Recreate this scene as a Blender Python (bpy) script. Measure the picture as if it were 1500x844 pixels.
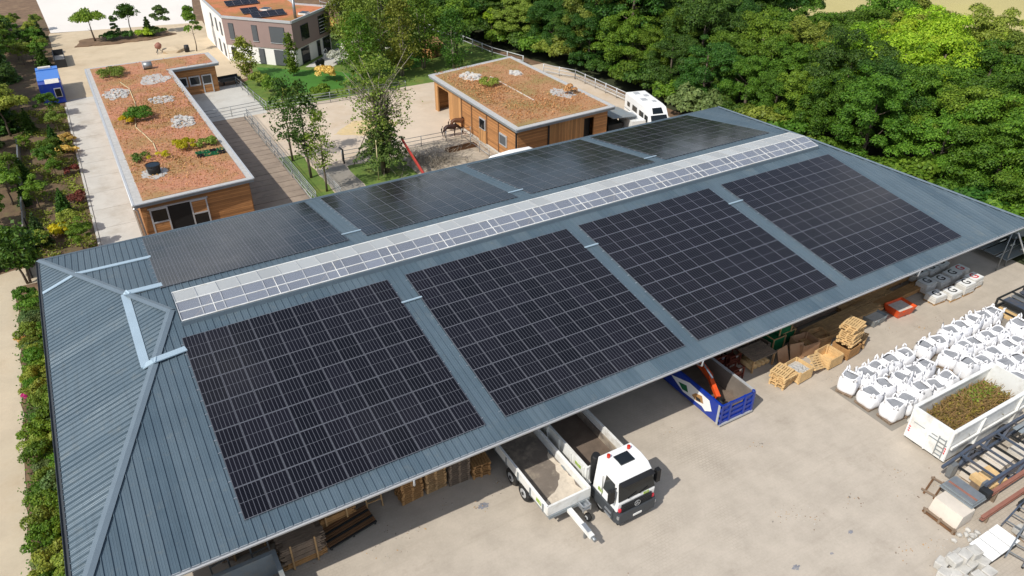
import bpy, bmesh, math, random
import numpy as np
from mathutils import Vector, Matrix
R_ = math.radians
rng = random.Random(7)
npr = np.random.default_rng(11)
S = bpy.context.scene
for o in list(bpy.data.objects): bpy.data.objects.remove(o)

# ------------------------------------------------------------------ camera, sky, sun, exposure
cam = bpy.data.cameras.new('camera'); camo = bpy.data.objects.new('camera', cam)
S.collection.objects.link(camo); S.camera = camo
cam.sensor_width = 36.0; cam.lens = 36.0 * 1102.35 / 1500.0; cam.clip_start = 0.5; cam.clip_end = 2000
camo.location = (1.972, -23.0525, 30.19)
pitch, yaw = 0.5686, 0.5273
fw = Vector((math.sin(yaw) * math.cos(pitch), math.cos(yaw) * math.cos(pitch), -math.sin(pitch)))
camo.rotation_mode = 'QUATERNION'; camo.rotation_quaternion = fw.to_track_quat('-Z', 'Y')
SUN_DIR = Vector((0.88, 0.262, -1.0)).normalized()          # the way the light travels
el = math.asin(-SUN_DIR.z); az = math.atan2(-SUN_DIR.x, -SUN_DIR.y)
W = bpy.data.worlds.new('World'); S.world = W; W.use_nodes = True
nt = W.node_tree; nt.nodes.clear()
sky = nt.nodes.new('ShaderNodeTexSky'); sky.sky_type = 'NISHITA'; sky.sun_disc = False
sky.sun_elevation = el; sky.sun_rotation = az % (2 * math.pi); sky.air_density = 1.0; sky.dust_density = 1.2
bg = nt.nodes.new('ShaderNodeBackground'); bg.inputs[1].default_value = 0.12
wo = nt.nodes.new('ShaderNodeOutputWorld')
tcw = nt.nodes.new('ShaderNodeTexCoord'); mpw = nt.nodes.new('ShaderNodeMapping'); mpw.inputs['Scale'].default_value = (1, 1, 2.2)
nzw = nt.nodes.new('ShaderNodeTexNoise'); nzw.inputs['Scale'].default_value = 3.2; nzw.inputs['Detail'].default_value = 7; nzw.inputs['Roughness'].default_value = .58
rpw = nt.nodes.new('ShaderNodeValToRGB'); rpw.color_ramp.elements[0].position = .47; rpw.color_ramp.elements[1].position = .64; rpw.color_ramp.elements[1].color = (.85, .85, .85, 1)
mxw = nt.nodes.new('ShaderNodeMixRGB'); mxw.inputs[2].default_value = (10.5, 10.7, 11.0, 1)          # scattered fair-weather clouds over the whole sky
nt.links.new(tcw.outputs['Generated'], mpw.inputs[0]); nt.links.new(mpw.outputs[0], nzw.inputs['Vector']); nt.links.new(nzw.outputs['Fac'], rpw.inputs[0])
nt.links.new(rpw.outputs[0], mxw.inputs[0]); nt.links.new(sky.outputs[0], mxw.inputs[1]); nt.links.new(mxw.outputs[0], bg.inputs[0]); nt.links.new(bg.outputs[0], wo.inputs[0])
sl = bpy.data.lights.new('sun', 'SUN'); sl.energy = 4.2; sl.angle = R_(0.55); sl.color = (1.0, 0.955, 0.88)
slo = bpy.data.objects.new('sun', sl); S.collection.objects.link(slo)
slo.rotation_mode = 'QUATERNION'; slo.rotation_quaternion = SUN_DIR.to_track_quat('-Z', 'Y'); slo.location = (-40, -20, 60)
S.view_settings.view_transform = 'Standard'; S.view_settings.look = 'None'
S.view_settings.exposure = 0.0; S.view_settings.gamma = 1.0
S.render.engine = 'CYCLES'
try:
    S.cycles.max_bounces = 6; S.cycles.transparent_max_bounces = 8
except Exception: pass

# ------------------------------------------------------------------ materials
def lin(r, g, b):
    f = lambda c: (c / 255 / 12.92) if c / 255 <= 0.04045 else ((c / 255 + 0.055) / 1.055) ** 2.4
    return (f(r), f(g), f(b))
MATS = {}
class NG:
    def __init__(s, name):
        s.m = bpy.data.materials.new(name); s.m.use_nodes = True; s.t = s.m.node_tree; s.t.nodes.clear()
        s.out = s.n('ShaderNodeOutputMaterial')
    def n(s, typ, **k):
        x = s.t.nodes.new(typ)
        for a, v in k.items(): setattr(x, a, v)
        return x
    def l(s, a, b): s.t.links.new(a, b)
    def coord(s, kind='Object'):
        if kind == 'World': return s.n('ShaderNodeNewGeometry').outputs['Position']
        return s.n('ShaderNodeTexCoord').outputs[kind]
    def noise(s, vec, scale, detail=4, rough=.6, out='Fac'):
        x = s.n('ShaderNodeTexNoise'); x.inputs['Scale'].default_value = scale; x.inputs['Detail'].default_value = detail
        x.inputs['Roughness'].default_value = rough; s.l(vec, x.inputs['Vector']); return x.outputs[out]
    def ramp(s, fac, stops, interp='LINEAR'):
        x = s.n('ShaderNodeValToRGB'); x.color_ramp.interpolation = interp; e = x.color_ramp.elements
        while len(e) < len(stops): e.new(0.5)
        for i, (p, c) in enumerate(stops):
            e[i].position = p; e[i].color = (c, c, c, 1) if isinstance(c, (int, float)) else (*c, 1)
        s.l(fac, x.inputs[0]); return x.outputs[0]
    def mix(s, fac, a, b, mode='MIX'):
        x = s.n('ShaderNodeMixRGB', blend_type=mode)
        for i, v in ((0, fac), (1, a), (2, b)):
            if isinstance(v, (int, float)): x.inputs[i].default_value = v if i == 0 else (v, v, v, 1)
            elif isinstance(v, tuple): x.inputs[i].default_value = (*v, 1)
            else: s.l(v, x.inputs[i])
        return x.outputs[0]
    def math(s, op, a, b=None):
        x = s.n('ShaderNodeMath', operation=op)
        for i, v in ((0, a), (1, b)):
            if v is None: continue
            if isinstance(v, (int, float)): x.inputs[i].default_value = v
            else: s.l(v, x.inputs[i])
        return x.outputs[0]
    def bsdf(s, col, rough=.7, metal=0., bump=None, bstr=.3, bdist=.02, spec=None, alpha=None):
        p = s.n('ShaderNodeBsdfPrincipled')
        if isinstance(col, tuple): p.inputs['Base Color'].default_value = (*col, 1)
        else: s.l(col, p.inputs['Base Color'])
        if isinstance(rough, (int, float)): p.inputs['Roughness'].default_value = rough
        else: s.l(rough, p.inputs['Roughness'])
        p.inputs['Metallic'].default_value = metal
        if spec is not None: p.inputs['Specular IOR Level'].default_value = spec
        if alpha is not None: p.inputs['Alpha'].default_value = alpha
        if bump is not None:
            b = s.n('ShaderNodeBump'); b.inputs['Strength'].default_value = bstr; b.inputs['Distance'].default_value = bdist
            s.l(bump, b.inputs['Height']); s.l(b.outputs[0], p.inputs['Normal'])
        s.l(p.outputs[0], s.out.inputs[0]); return p

def mat(name, col, rough=.7, metal=0., var=.12, scale=1.5, dirt=None, dscale=.6, bump=0., bscale=20, coord='World', spec=None):
    """plain paint / wood / stone: base colour with soft blotches, optional dirt tone and fine relief"""
    g = NG(name); v = g.coord(coord)
    n1 = g.noise(v, scale, 5); n2 = g.noise(v, scale * 9, 3)
    c = g.mix(g.ramp(n1, [(.3, 0.), (.7, 1.)]), tuple(x * (1 - var) for x in col), tuple(min(1, x * (1 + var)) for x in col))
    c = g.mix(g.ramp(n2, [(.35, 0.), (.7, var * 1.2)]), c, tuple(x * .6 for x in col))
    if dirt: c = g.mix(g.ramp(g.noise(v, dscale, 6, .7), [(.5, 0.), (.72, .75)]), c, dirt)
    g.bsdf(c, rough, metal, g.noise(v, bscale, 3) if bump else None, bump, .02, spec)
    MATS[name] = g.m; return g.m

def brick_mat(name, c1, c2, cm, sx, sy, mortar=.04, dust=None, dustc=None, rough=.85, axes='XY'):
    g = NG(name); v = g.coord('World')
    b = g.n('ShaderNodeTexBrick'); b.inputs['Scale'].default_value = 1.0; b.inputs['Brick Width'].default_value = sx
    b.inputs['Row Height'].default_value = sy; b.inputs['Mortar Size'].default_value = mortar
    b.inputs['Color1'].default_value = (*c1, 1); b.inputs['Color2'].default_value = (*c2, 1); b.inputs['Mortar'].default_value = (*cm, 1)
    g.l(v, b.inputs['Vector'])
    c = b.outputs[0]
    big = g.noise(v, .09, 5, .6); mid = g.noise(v, .7, 6, .65); fine = g.noise(v, 9, 4, .7)
    if dustc:
        c = g.mix(g.ramp(big, [(.30, .45), (.46, .96)]), c, dustc)
    c = g.mix(g.ramp(mid, [(.35, .42), (.62, 0.)]), c, tuple(x * .72 for x in c1))
    c = g.mix(g.ramp(fine, [(.3, .16), (.65, 0.)]), c, tuple(x * .5 for x in c1))
    c = g.mix(g.ramp(g.noise(v, .33, 6, .72), [(.60, 0.), (.73, .34)]), c, lin(126, 112, 96))
    for rot, am in ((.5, .10), (1.25, .10), (-.35, .08)):                  # tyre tracks, drying marks
        mp = g.n('ShaderNodeMapping'); mp.inputs['Rotation'].default_value = (0, 0, rot); mp.inputs['Scale'].default_value = (.10, 1.2, 1); g.l(v, mp.inputs['Vector'])
        c = g.mix(g.ramp(g.noise(mp.outputs[0], 1.6, 5, .65), [(.54, 0.), (.68, am)]), c, lin(140, 128, 112))
    c = g.mix(g.ramp(g.noise(v, 2.6, 7, .8), [(.66, 0.), (.74, .5)]), c, lin(108, 98, 86))
    g.bsdf(c, rough, 0, fine, .25, .02); MATS[name] = g.m; return g.m

brick_mat('yard', lin(178, 167, 152), lin(192, 181, 165), lin(130, 121, 107), .24, .16, .016, True, lin(188, 177, 162))
mat('gravel_path', lin(190, 176, 152), .95, 0, .10, .5, lin(165, 148, 122), .25, .5, 30)
mat('soil', lin(116, 92, 70), .95, 0, .3, 1.2, lin(150, 125, 95), .4, .8, 12)
mat('bed_soil', lin(104, 84, 62), .95, 0, .35, 1.6, lin(88, 92, 48), .8, .8, 14)
mat('forest_floor', lin(52, 58, 30), .95, 0, .4, .4)
mat('concrete', lin(190, 187, 179), .85, 0, .07, .5, lin(160, 152, 138), .3, .15, 25)
mat('concrete_dark', lin(140, 134, 124), .88, 0, .1, .7, lin(120, 112, 100), .5, .2, 25)
mat('sand_yard', lin(196, 178, 150), .95, 0, .10, .25, lin(170, 150, 122), .16, .4, 20)
mat('arena_sand', lin(218, 212, 204), .95, 0, .04, .1)
mat('paddock_sand', lin(196, 180, 160), .95, 0, .08, .3, lin(176, 152, 120), .13, .4, 18)
mat('hay', lin(202, 178, 132), .95, 0, .12, 2, lin(196, 180, 160), 1.2)
mat('trampled', lin(172, 160, 142), .95, 0, .25, 1.2, lin(120, 106, 88), .7, .6, 14)
mat('lawn', lin(62, 112, 30), .9, 0, .18, .6, None, .6, .4, 40)
mat('grass_patch', lin(92, 116, 44), .95, 0, .25, .9, lin(130, 128, 62), .5, .5, 30)
mat('field', lin(180, 168, 112), .95, 0, .08, .05, lin(178, 168, 100), .03)
mat('wood_slab', lin(150, 134, 118), .85, 0, .22, 1.2, lin(104, 92, 82), .6)

def clad_mat(name, col, vertical=False, pitch=.16):
    g = NG(name); v = g.coord('World'); sp = g.n('ShaderNodeSeparateXYZ'); g.l(v, sp.inputs[0])
    a = g.math('ADD', sp.outputs[0], sp.outputs[1]) if vertical else sp.outputs[2]
    fr = g.math('FRACT', g.math('DIVIDE', a, pitch)); bd = g.math('FLOOR', g.math('DIVIDE', a, pitch))
    wn = g.n('ShaderNodeTexWhiteNoise', noise_dimensions='1D'); g.l(bd, wn.inputs['W'])
    mp = g.n('ShaderNodeMapping'); mp.inputs['Scale'].default_value = (1, 1, .12) if vertical else (.12, .12, 1); g.l(v, mp.inputs['Vector'])
    grain = g.noise(mp.outputs[0], 9, 5, .7)
    c = g.mix(wn.outputs[0], tuple(x * .72 for x in col), tuple(min(1, x * 1.25) for x in col))
    c = g.mix(g.ramp(grain, [(.3, .5), (.65, 0.)]), c, tuple(x * .5 for x in col))
    gap = g.ramp(fr, [(.0, 1.), (.07, 0.), (.93, 0.), (1., 1.)])
    c = g.mix(gap, c, tuple(x * .25 for x in col))
    h = g.math('SUBTRACT', 1.0, gap)
    g.bsdf(c, .75, 0, h, .6, .02); MATS[name] = g.m
clad_mat('clad_h', lin(182, 128, 78)); clad_mat('clad_v', lin(190, 140, 88), True, .2)
mat('wood_dark', lin(112, 80, 52), .8, 0, .2, 3)
mat('timber', lin(186, 150, 104), .8, 0, .2, 3, lin(140, 110, 80), 1.2)
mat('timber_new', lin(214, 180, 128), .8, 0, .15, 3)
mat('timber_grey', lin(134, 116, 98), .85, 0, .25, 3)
mat('timber_orange', lin(172, 130, 82), .8, 0, .2, 3)
mat('beam_brown', lin(120, 92, 64), .85, 0, .25, 2)
mat('trim_grey', lin(136, 142, 146), .5, .3, .05, 1)
mat('trim_light', lin(190, 192, 194), .5, .3, .05, 1)
mat('alu', lin(186, 190, 194), .35, .7, .05, 2)
mat('galv', lin(150, 154, 156), .45, .6, .12, 3)
mat('dark_metal', lin(48, 50, 52), .55, .3, .15, 3)
mat('anthracite', lin(62, 66, 70), .6, 0, .08, 1)
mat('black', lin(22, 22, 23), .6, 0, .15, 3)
mat('tyre', lin(30, 30, 30), .85, 0, .2, 4, lin(90, 82, 72), 2.)
mat('white_paint', lin(226, 226, 222), .35, 0, .03, 1.2, lin(186, 180, 168), 1.1)
mat('white_clean', lin(236, 236, 234), .3, 0, .02, 1.)
mat('white_wall', lin(232, 229, 224), .85, 0, .03, .5)
mat('mauve', lin(148, 126, 120), .85, 0, .04, .6)
mat('glass_dark', lin(26, 31, 33), .06, 0, .1, .5, spec=.6)
mat('blind', lin(88, 92, 96), .5, .1, .04, 1)
mat('blue_paint', lin(20, 52, 150), .35, 0, .08, 1.5, lin(60, 80, 130), 1.3)
mat('blue_roof', lin(62, 120, 200), .4, 0, .06, 1.5)
mat('orange_paint', lin(224, 86, 36), .4, 0, .1, 2, lin(150, 80, 50), 1.5)
mat('red_paint', lin(196, 38, 30), .4, 0, .08, 2)
mat('oxide_red', lin(176, 62, 52), .5, 0, .1, 3)
mat('rust_red', lin(110, 52, 36), .7, .2, .25, 3)
mat('oxide', lin(148, 100, 84), .7, 0, .15, 3)
mat('steel_blue', lin(82, 92, 108), .45, .3, .12, 2, lin(110, 100, 92), 1.2)
mat('grey_paint', lin(130, 138, 142), .5, 0, .1, 2, lin(150, 140, 126), 1.3)
mat('green_mesh', lin(16, 104, 62), .6, 0, .2, 3)
mat('cardboard', lin(168, 132, 100), .9, 0, .1, 2)
mat('stone_white', lin(206, 200, 190), .9, 0, .15, 3, None, 1, .5, 12)
mat('stone_grey', lin(190, 187, 180), .9, 0, .15, 2, lin(150, 146, 138), 1.5, .4, 10)
mat('bag_white', lin(236, 236, 238), .75, 0, .03, 2)
mat('bag_grey', lin(140, 142, 146), .9, 0, .1, 5, None, 1, .5, 25)
mat('bag_print', lin(40, 38, 40), .8, 0, .05, 3)
mat('sack', lin(214, 211, 204), .8, 0, .06, 4)
mat('bark', lin(104, 92, 78), .95, 0, .3, 4, None, 1, .8, 15)
mat('bark_pale', lin(150, 140, 124), .95, 0, .3, 4)
mat('horse_dark', lin(54, 30, 22), .5, 0, .25, 2)
mat('horse_bay', lin(98, 62, 38), .5, 0, .2, 2)
mat('horse_black', lin(24, 18, 16), .6, 0, .2, 3)
mat('yellow', lin(226, 196, 20), .8, 0, .2, 4)
mat('hose', lin(206, 190, 150), .6, 0, .1, 2)
mat('bed_floor', lin(122, 112, 102), .8, .1, .2, 1.2, lin(198, 184, 162), .55)
mat('bed_rust', lin(112, 98, 86), .8, .1, .25, 1.2, lin(92, 70, 56), .7)
mat('steel_raw', lin(150, 140, 130), .5, .4, .15, 1, lin(120, 96, 78), .8)
mat('beacon', lin(190, 44, 20), .25, 0, .05, 3)
mat('tail_red', lin(210, 40, 60), .3, 0, .05, 3)
mat('beige_tarp', lin(206, 196, 182), .85, 0, .08, 1)
mat('lime_print', lin(150, 176, 70), .5, 0, .2, 6, lin(226, 226, 222), 5.)
mat('twig', lin(146, 116, 72), .9, 0, .35, 5, lin(92, 86, 40), 2.)
mat('plate', lin(224, 224, 220), .5, 0, .03, 2)

def roof_mat():
    g = NG('roof_metal'); v = g.coord('World')
    n = g.noise(v, .35, 5, .6); n2 = g.noise(v, 5, 4, .7)
    c = g.mix(g.ramp(n, [(.3, 0.), (.7, 1.)]), lin(72, 90, 102), lin(83, 101, 113))
    c = g.mix(g.ramp(n2, [(.4, .18), (.65, 0.)]), c, lin(70, 82, 90))
    oi = g.n('ShaderNodeObjectInfo'); c = g.mix(g.math('MULTIPLY', oi.outputs['Random'], .34), c, lin(112, 126, 134))
    c = g.mix(g.ramp(g.noise(v, 1.1, 7, .75), [(.56, 0.), (.72, .28)]), c, lin(132, 132, 122))
    mp = g.n('ShaderNodeMapping'); mp.inputs['Scale'].default_value = (3.2, .12, .12); g.l(v, mp.inputs['Vector'])
    c = g.mix(g.ramp(g.noise(mp.outputs[0], 1.4, 6, .7), [(.50, 0.), (.70, .30)]), c, lin(62, 74, 82))
    g.bsdf(c, g.ramp(n, [(.3, .38), (.7, .58)]), .15); MATS['roof_metal'] = g.m
roof_mat()
mat('roof_trim', lin(112, 126, 136), .45, .2, .06, 1)
mat('tray', lin(176, 196, 208), .4, .3, .04, 1)

def pv_mat():
    g = NG('pv_cells'); tc = g.coord('Object'); sp = g.n('ShaderNodeSeparateXYZ'); g.l(tc, sp.inputs[0])
    fx = g.math('FRACT', g.math('ADD', g.math('DIVIDE', sp.outputs[0], 1.094 / 6), .5 * 0))
    fx = g.math('FRACT', g.math('DIVIDE', g.math('ADD', sp.outputs[0], 1.094 / 2), 1.094 / 6))
    lx = g.ramp(fx, [(.0, 1.), (.055, 1.), (.075, 0.), (.925, 0.), (.945, 1.)])
    fy = g.math('FRACT', g.math('DIVIDE', g.math('ADD', sp.outputs[1], .84), .084))
    ly = g.ramp(fy, [(.0, 1.), (.04, 1.), (.06, 0.), (.94, 0.), (.96, 1.)])
    oi = g.n('ShaderNodeObjectInfo')
    base = g.mix(oi.outputs['Random'], lin(11, 11, 16), lin(23, 22, 29))
    base = g.mix(g.ramp(g.noise(g.coord('World'), 1.3, 3), [(.3, 0.), (.7, .35)]), base, lin(20, 20, 25))
    c = g.mix(g.math('MULTIPLY', ly, .10), base, lin(120, 120, 130))
    c = g.mix(g.math('MULTIPLY', lx, .5), c, lin(116, 118, 126))
    rough = g.ramp(g.noise(g.coord('World'), .5, 3), [(.3, .10), (.7, .18)])
    g.bsdf(c, rough, 0, None, spec=.30); MATS['pv_cells'] = g.m
pv_mat()
mat('pv_frame', lin(118, 120, 127), .4, .3, .05, 3)

def pane_mat(name, col, trans, rough):
    g = NG(name); oi = g.n('ShaderNodeObjectInfo')
    c = g.mix(oi.outputs['Random'], tuple(x * .85 for x in col), tuple(min(1, x * 1.1) for x in col))
    p = g.bsdf(c, rough, 0, None, spec=.6)
    t = g.n('ShaderNodeBsdfTransparent'); t.inputs[0].default_value = (.9, .92, .95, 1)
    mx = g.n('ShaderNodeMixShader'); mx.inputs[0].default_value = trans
    g.l(p.outputs[0], mx.inputs[1]); g.l(t.outputs[0], mx.inputs[2]); g.l(mx.outputs[0], g.out.inputs[0]); MATS[name] = g.m
pane_mat('pane', lin(154, 160, 172), .52, .06)
pane_mat('pane_sheen', lin(198, 200, 198), .36, .12)  # rear panes: reflected sky and sun put into a paler colour

def sedum_mat(name, c1, c2, green):
    g = NG(name); v = g.coord('World')
    a = g.noise(v, .28, 5, .6); b = g.noise(v, 3.2, 5, .75); d = g.noise(v, 14, 3, .7)
    c = g.mix(g.ramp(b, [(.3, 0.), (.7, 1.)]), c1, c2)
    c = g.mix(g.ramp(a, [(.44, 0.), (.60, .85)]), c, green)
    c = g.mix(g.ramp(g.noise(v, .75, 6, .7), [(.56, 0.), (.68, .55)]), c, tuple(x * .62 for x in c1))
    c = g.mix(g.ramp(d, [(.35, .45), (.6, 0.)]), c, tuple(x * .45 for x in c1))
    g.bsdf(c, .95, 0, d, .9, .05); MATS[name] = g.m
sedum_mat('sedum_red', lin(178, 118, 90), lin(200, 146, 114), lin(158, 130, 80))
sedum_mat('sedum_tan', lin(168, 122, 84), lin(188, 146, 104), lin(146, 130, 76))
sedum_mat('sedum_house', lin(190, 112, 74), lin(204, 130, 88), lin(150, 122, 66))
mat('gravel_strip', lin(178, 176, 172), .95, 0, .12, 3, None, 1, .8, 30)

def leaf_mat(name, dark, light, trans=.28, hue=.0):
    g = NG(name)
    ge = g.n('ShaderNodeNewGeometry'); oi = g.n('ShaderNodeObjectInfo')
    c = g.mix(ge.outputs['Random Per Island'], dark, light)
    k = g.n('ShaderNodeHueSaturation'); g.l(c, k.inputs['Color'])
    wnz = g.n('ShaderNodeTexWhiteNoise', noise_dimensions='1D'); g.l(oi.outputs['Random'], wnz.inputs['W']); g.l(g.math('ADD', .478, g.math('MULTIPLY', wnz.outputs[0], .04)), k.inputs['Hue'])
    g.l(g.math('ADD', .70, g.math('MULTIPLY', oi.outputs['Random'], .56)), k.inputs['Value'])
    p = g.bsdf(k.outputs[0], .55, 0, None, spec=.25)
    t = g.n('ShaderNodeBsdfTranslucent'); g.l(g.mix(1.0, k.outputs[0], (1., 1., .55), 'MULTIPLY'), t.inputs[0])
    mx = g.n('ShaderNodeMixShader'); mx.inputs[0].default_value = trans
    g.l(p.outputs[0], mx.inputs[1]); g.l(t.outputs[0], mx.inputs[2]); g.l(mx.outputs[0], g.out.inputs[0]); MATS[name] = g.m
leaf_mat('leaf_dark', lin(42, 76, 26), lin(84, 116, 40))
leaf_mat('leaf_mid', lin(64, 100, 24), lin(112, 144, 44))
leaf_mat('leaf_olive', lin(98, 118, 38), lin(148, 162, 66))
leaf_mat('leaf_lime', lin(112, 152, 28), lin(164, 192, 54), .35)
leaf_mat('leaf_grey', lin(76, 100, 52), lin(118, 138, 80))
leaf_mat('leaf_conifer', lin(43, 69, 33), lin(92, 117, 54), .12)
leaf_mat('leaf_spruce', lin(56, 80, 34), lin(118, 134, 62), .25)
leaf_mat('leaf_yellow', lin(170, 160, 20), lin(228, 206, 40), .4)
leaf_mat('leaf_gold', lin(196, 160, 70), lin(232, 200, 120), .3)
leaf_mat('leaf_white', lin(190, 190, 170), lin(230, 230, 220), .2)
leaf_mat('leaf_red', lin(96, 52, 40), lin(140, 84, 60), .2)
leaf_mat('leaf_pink', lin(170, 40, 110), lin(210, 70, 150), .3)
leaf_mat('sedum_leaf', lin(160, 98, 68), lin(206, 146, 110), .1)
leaf_mat('dry_grass', lin(166, 128, 76), lin(196, 160, 104), .2)
leaf_mat('branch_leaf', lin(108, 92, 40), lin(174, 150, 76), .15)

# ------------------------------------------------------------------ helpers
COL = S.collection
def tag(o, label=None, cat=None, group=None, kind=None):
    if label: o['label'] = label
    if cat: o['category'] = cat
    if group: o['group'] = group
    if kind: o['kind'] = kind
    return o
def link(name, me, parent=None):
    o = bpy.data.objects.new(name, me); COL.objects.link(o)
    if parent is not None: o.parent = parent
    return o
def thing(name, label, cat, loc=(0, 0, 0), rz=0, group=None):
    o = bpy.data.objects.new(name, None); COL.objects.link(o); o.empty_display_size = .3
    o.location = loc; o.rotation_euler = (0, 0, rz); return tag(o, label, cat, group)
def dup(root, loc=None, rz=None, label=None, group=None, scale=None):
    r = root.copy(); COL.objects.link(r)
    if loc is not None: r.location = loc
    if rz is not None: r.rotation_euler = (0, 0, rz)
    if label: r['label'] = label
    if group: r['group'] = group
    if scale is not None: r.scale = scale if hasattr(scale, '__len__') else (scale,) * 3
    for ch in list(root.children):
        c = ch.copy(); COL.objects.link(c); c.parent = r
        for s in list(ch.children):
            d = s.copy(); COL.objects.link(d); d.parent = c
    return r
def np_mesh(name, V, F, m, smooth=False):
    V = np.asarray(V, np.float32).reshape(-1, 3); F = np.asarray(F, np.int32); k = F.shape[1]
    me = bpy.data.meshes.new(name); me.vertices.add(len(V)); me.vertices.foreach_set('co', V.ravel())
    me.loops.add(F.size); me.loops.foreach_set('vertex_index', F.ravel())
    me.polygons.add(len(F)); me.polygons.foreach_set('loop_start', np.arange(0, F.size, k, dtype=np.int32))
    me.polygons.foreach_set('loop_total', np.full(len(F), k, np.int32))
    if smooth: me.polygons.foreach_set('use_smooth', np.ones(len(F), bool))
    me.materials.append(MATS[m]); me.update(); return me
class MB:
    """collects boxes, bars, tubes and prisms; build() makes one mesh object"""
    def __init__(s): s.v = []; s.f = []; s.mi = []; s.sm = []; s.mats = []; s.cur = 0
    def m(s, name):
        if name not in s.mats: s.mats.append(name)
        s.cur = s.mats.index(name); return s
    def add(s, V, F, smooth=False):
        b = len(s.v); s.v += [tuple(p) for p in V]
        for f in F: s.f.append(tuple(b + i for i in f)); s.mi.append(s.cur); s.sm.append(smooth)
        return s
    def box(s, c, d, rz=0, rx=0, ry=0):
        hx, hy, hz = d[0] / 2, d[1] / 2, d[2] / 2
        M = Matrix.Rotation(rz, 3, 'Z') @ Matrix.Rotation(ry, 3, 'Y') @ Matrix.Rotation(rx, 3, 'X')
        P = [(x, y, z) for x in (-hx, hx) for y in (-hy, hy) for z in (-hz, hz)]
        V = [M @ Vector(p) + Vector(c) for p in P]
        return s.add(V, [(0, 1, 3, 2), (4, 6, 7, 5), (0, 4, 5, 1), (2, 3, 7, 6), (0, 2, 6, 4), (1, 5, 7, 3)])
    def b2(s, lo, hi):
        return s.box([(a + b) / 2 for a, b in zip(lo, hi)], [b - a for a, b in zip(lo, hi)])
    def bar(s, a, b, w, h=None, up=(0, 0, 1)):
        a, b = Vector(a), Vector(b); d = (b - a).normalized(); u = Vector(up)
        if abs(d.dot(u)) > .98: u = Vector((1, 0, 0))
        x = d.cross(u).normalized(); y = x.cross(d); h = h or w
        V = []
        for p in (a, b):
            for sx, sy in ((-1, -1), (1, -1), (1, 1), (-1, 1)): V.append(p + x * sx * w / 2 + y * sy * h / 2)
        return s.add(V, [(3, 2, 1, 0), (4, 5, 6, 7), (0, 1, 5, 4), (1, 2, 6, 5), (2, 3, 7, 6), (3, 0, 4, 7)])
    def tube(s, pts, r, n=8, caps=True):
        pts = [Vector(p) for p in pts]; rs = r if hasattr(r, '__len__') else [r] * len(pts); V = []; F = []
        for i, p in enumerate(pts):
            d = (pts[min(i + 1, len(pts) - 1)] - pts[max(i - 1, 0)]).normalized()
            u = Vector((0, 0, 1)) if abs(d.z) < .95 else Vector((1, 0, 0))
            x = d.cross(u).normalized(); y = x.cross(d)
            for k in range(n):
                a = 2 * math.pi * k / n; V.append(p + (x * math.cos(a) + y * math.sin(a)) * rs[i])
        for i in range(len(pts) - 1):
            for k in range(n): F.append((i * n + k, i * n + (k + 1) % n, (i + 1) * n + (k + 1) % n, (i + 1) * n + k))
        s.add(V, F, True)
        if caps:
            b = len(s.v) - len(V)
            for ring, rev in ((0, True), (len(pts) - 1, False)):
                f = [b + ring * n + k for k in range(n)]
                s.f.append(tuple(reversed(f)) if rev else tuple(f)); s.mi.append(s.cur); s.sm.append(False)
        return s
    def prism(s, poly, z0, z1):
        n = len(poly); V = [(*p, z0) for p in poly] + [(*p, z1) for p in poly]
        F = [tuple(range(n - 1, -1, -1)), tuple(range(n, 2 * n))] + [(i, (i + 1) % n, n + (i + 1) % n, n + i) for i in range(n)]
        return s.add(V, F)
    def xprism(s, prof, x0, x1):
        """profile in (y,z), swept along x"""
        n = len(prof); V = [(x0, *p) for p in prof] + [(x1, *p) for p in prof]
        F = [tuple(range(n)), tuple(range(2 * n - 1, n - 1, -1))] + [(i, n + i, n + (i + 1) % n, (i + 1) % n) for i in range(n)]
        return s.add(V, F)
    def quad(s, a, b, c, d): return s.add([a, b, c, d], [(0, 1, 2, 3)])
    def mesh(s, name, mat=None):
        me = bpy.data.meshes.new(name); me.from_pydata(s.v, [], s.f)
        mats = s.mats or [mat]
        for m in mats: me.materials.append(MATS[m])
        if s.mats: me.polygons.foreach_set('material_index', s.mi)
        me.polygons.foreach_set('use_smooth', s.sm); me.update()
        bm = bmesh.new(); bm.from_mesh(me); bmesh.ops.recalc_face_normals(bm, faces=bm.faces); bm.to_mesh(me); bm.free()
        return me
    def build(s, name, mat=None, parent=None, loc=None, rz=None):
        o = link(name, s.mesh(name, mat), parent)
        if loc is not None: o.location = loc
        if rz is not None: o.rotation_euler = (0, 0, rz)
        return o
def B(lo, hi): return MB().b2(lo, hi)
def sheet(name, poly, z, m, label=None):
    o = link(name, np_mesh_poly(name, poly, z, m)); o['kind'] = 'structure'
    return o
def np_mesh_poly(name, poly, z, m):
    me = bpy.data.meshes.new(name); me.from_pydata([(x, y, z) for x, y in poly], [], [tuple(range(len(poly)))])
    me.materials.append(MATS[m]); me.update()
    if me.polygons[0].normal.z < 0: me.flip_normals()
    return me
def rect(x0, y0, x1, y1): return [(x0, y0), (x1, y0), (x1, y1), (x0, y1)]
def wobble(poly, amp=.15, step=1.2, seed=1):
    r = random.Random(seed); out = []
    for i, a in enumerate(poly):
        b = poly[(i + 1) % len(poly)]; L = math.hypot(b[0] - a[0], b[1] - a[1]); n = max(1, int(L / step))
        for k in range(n): out.append((a[0] + (b[0] - a[0]) * k / n + r.uniform(-amp, amp), a[1] + (b[1] - a[1]) * k / n + r.uniform(-amp, amp)))
    return out

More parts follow.
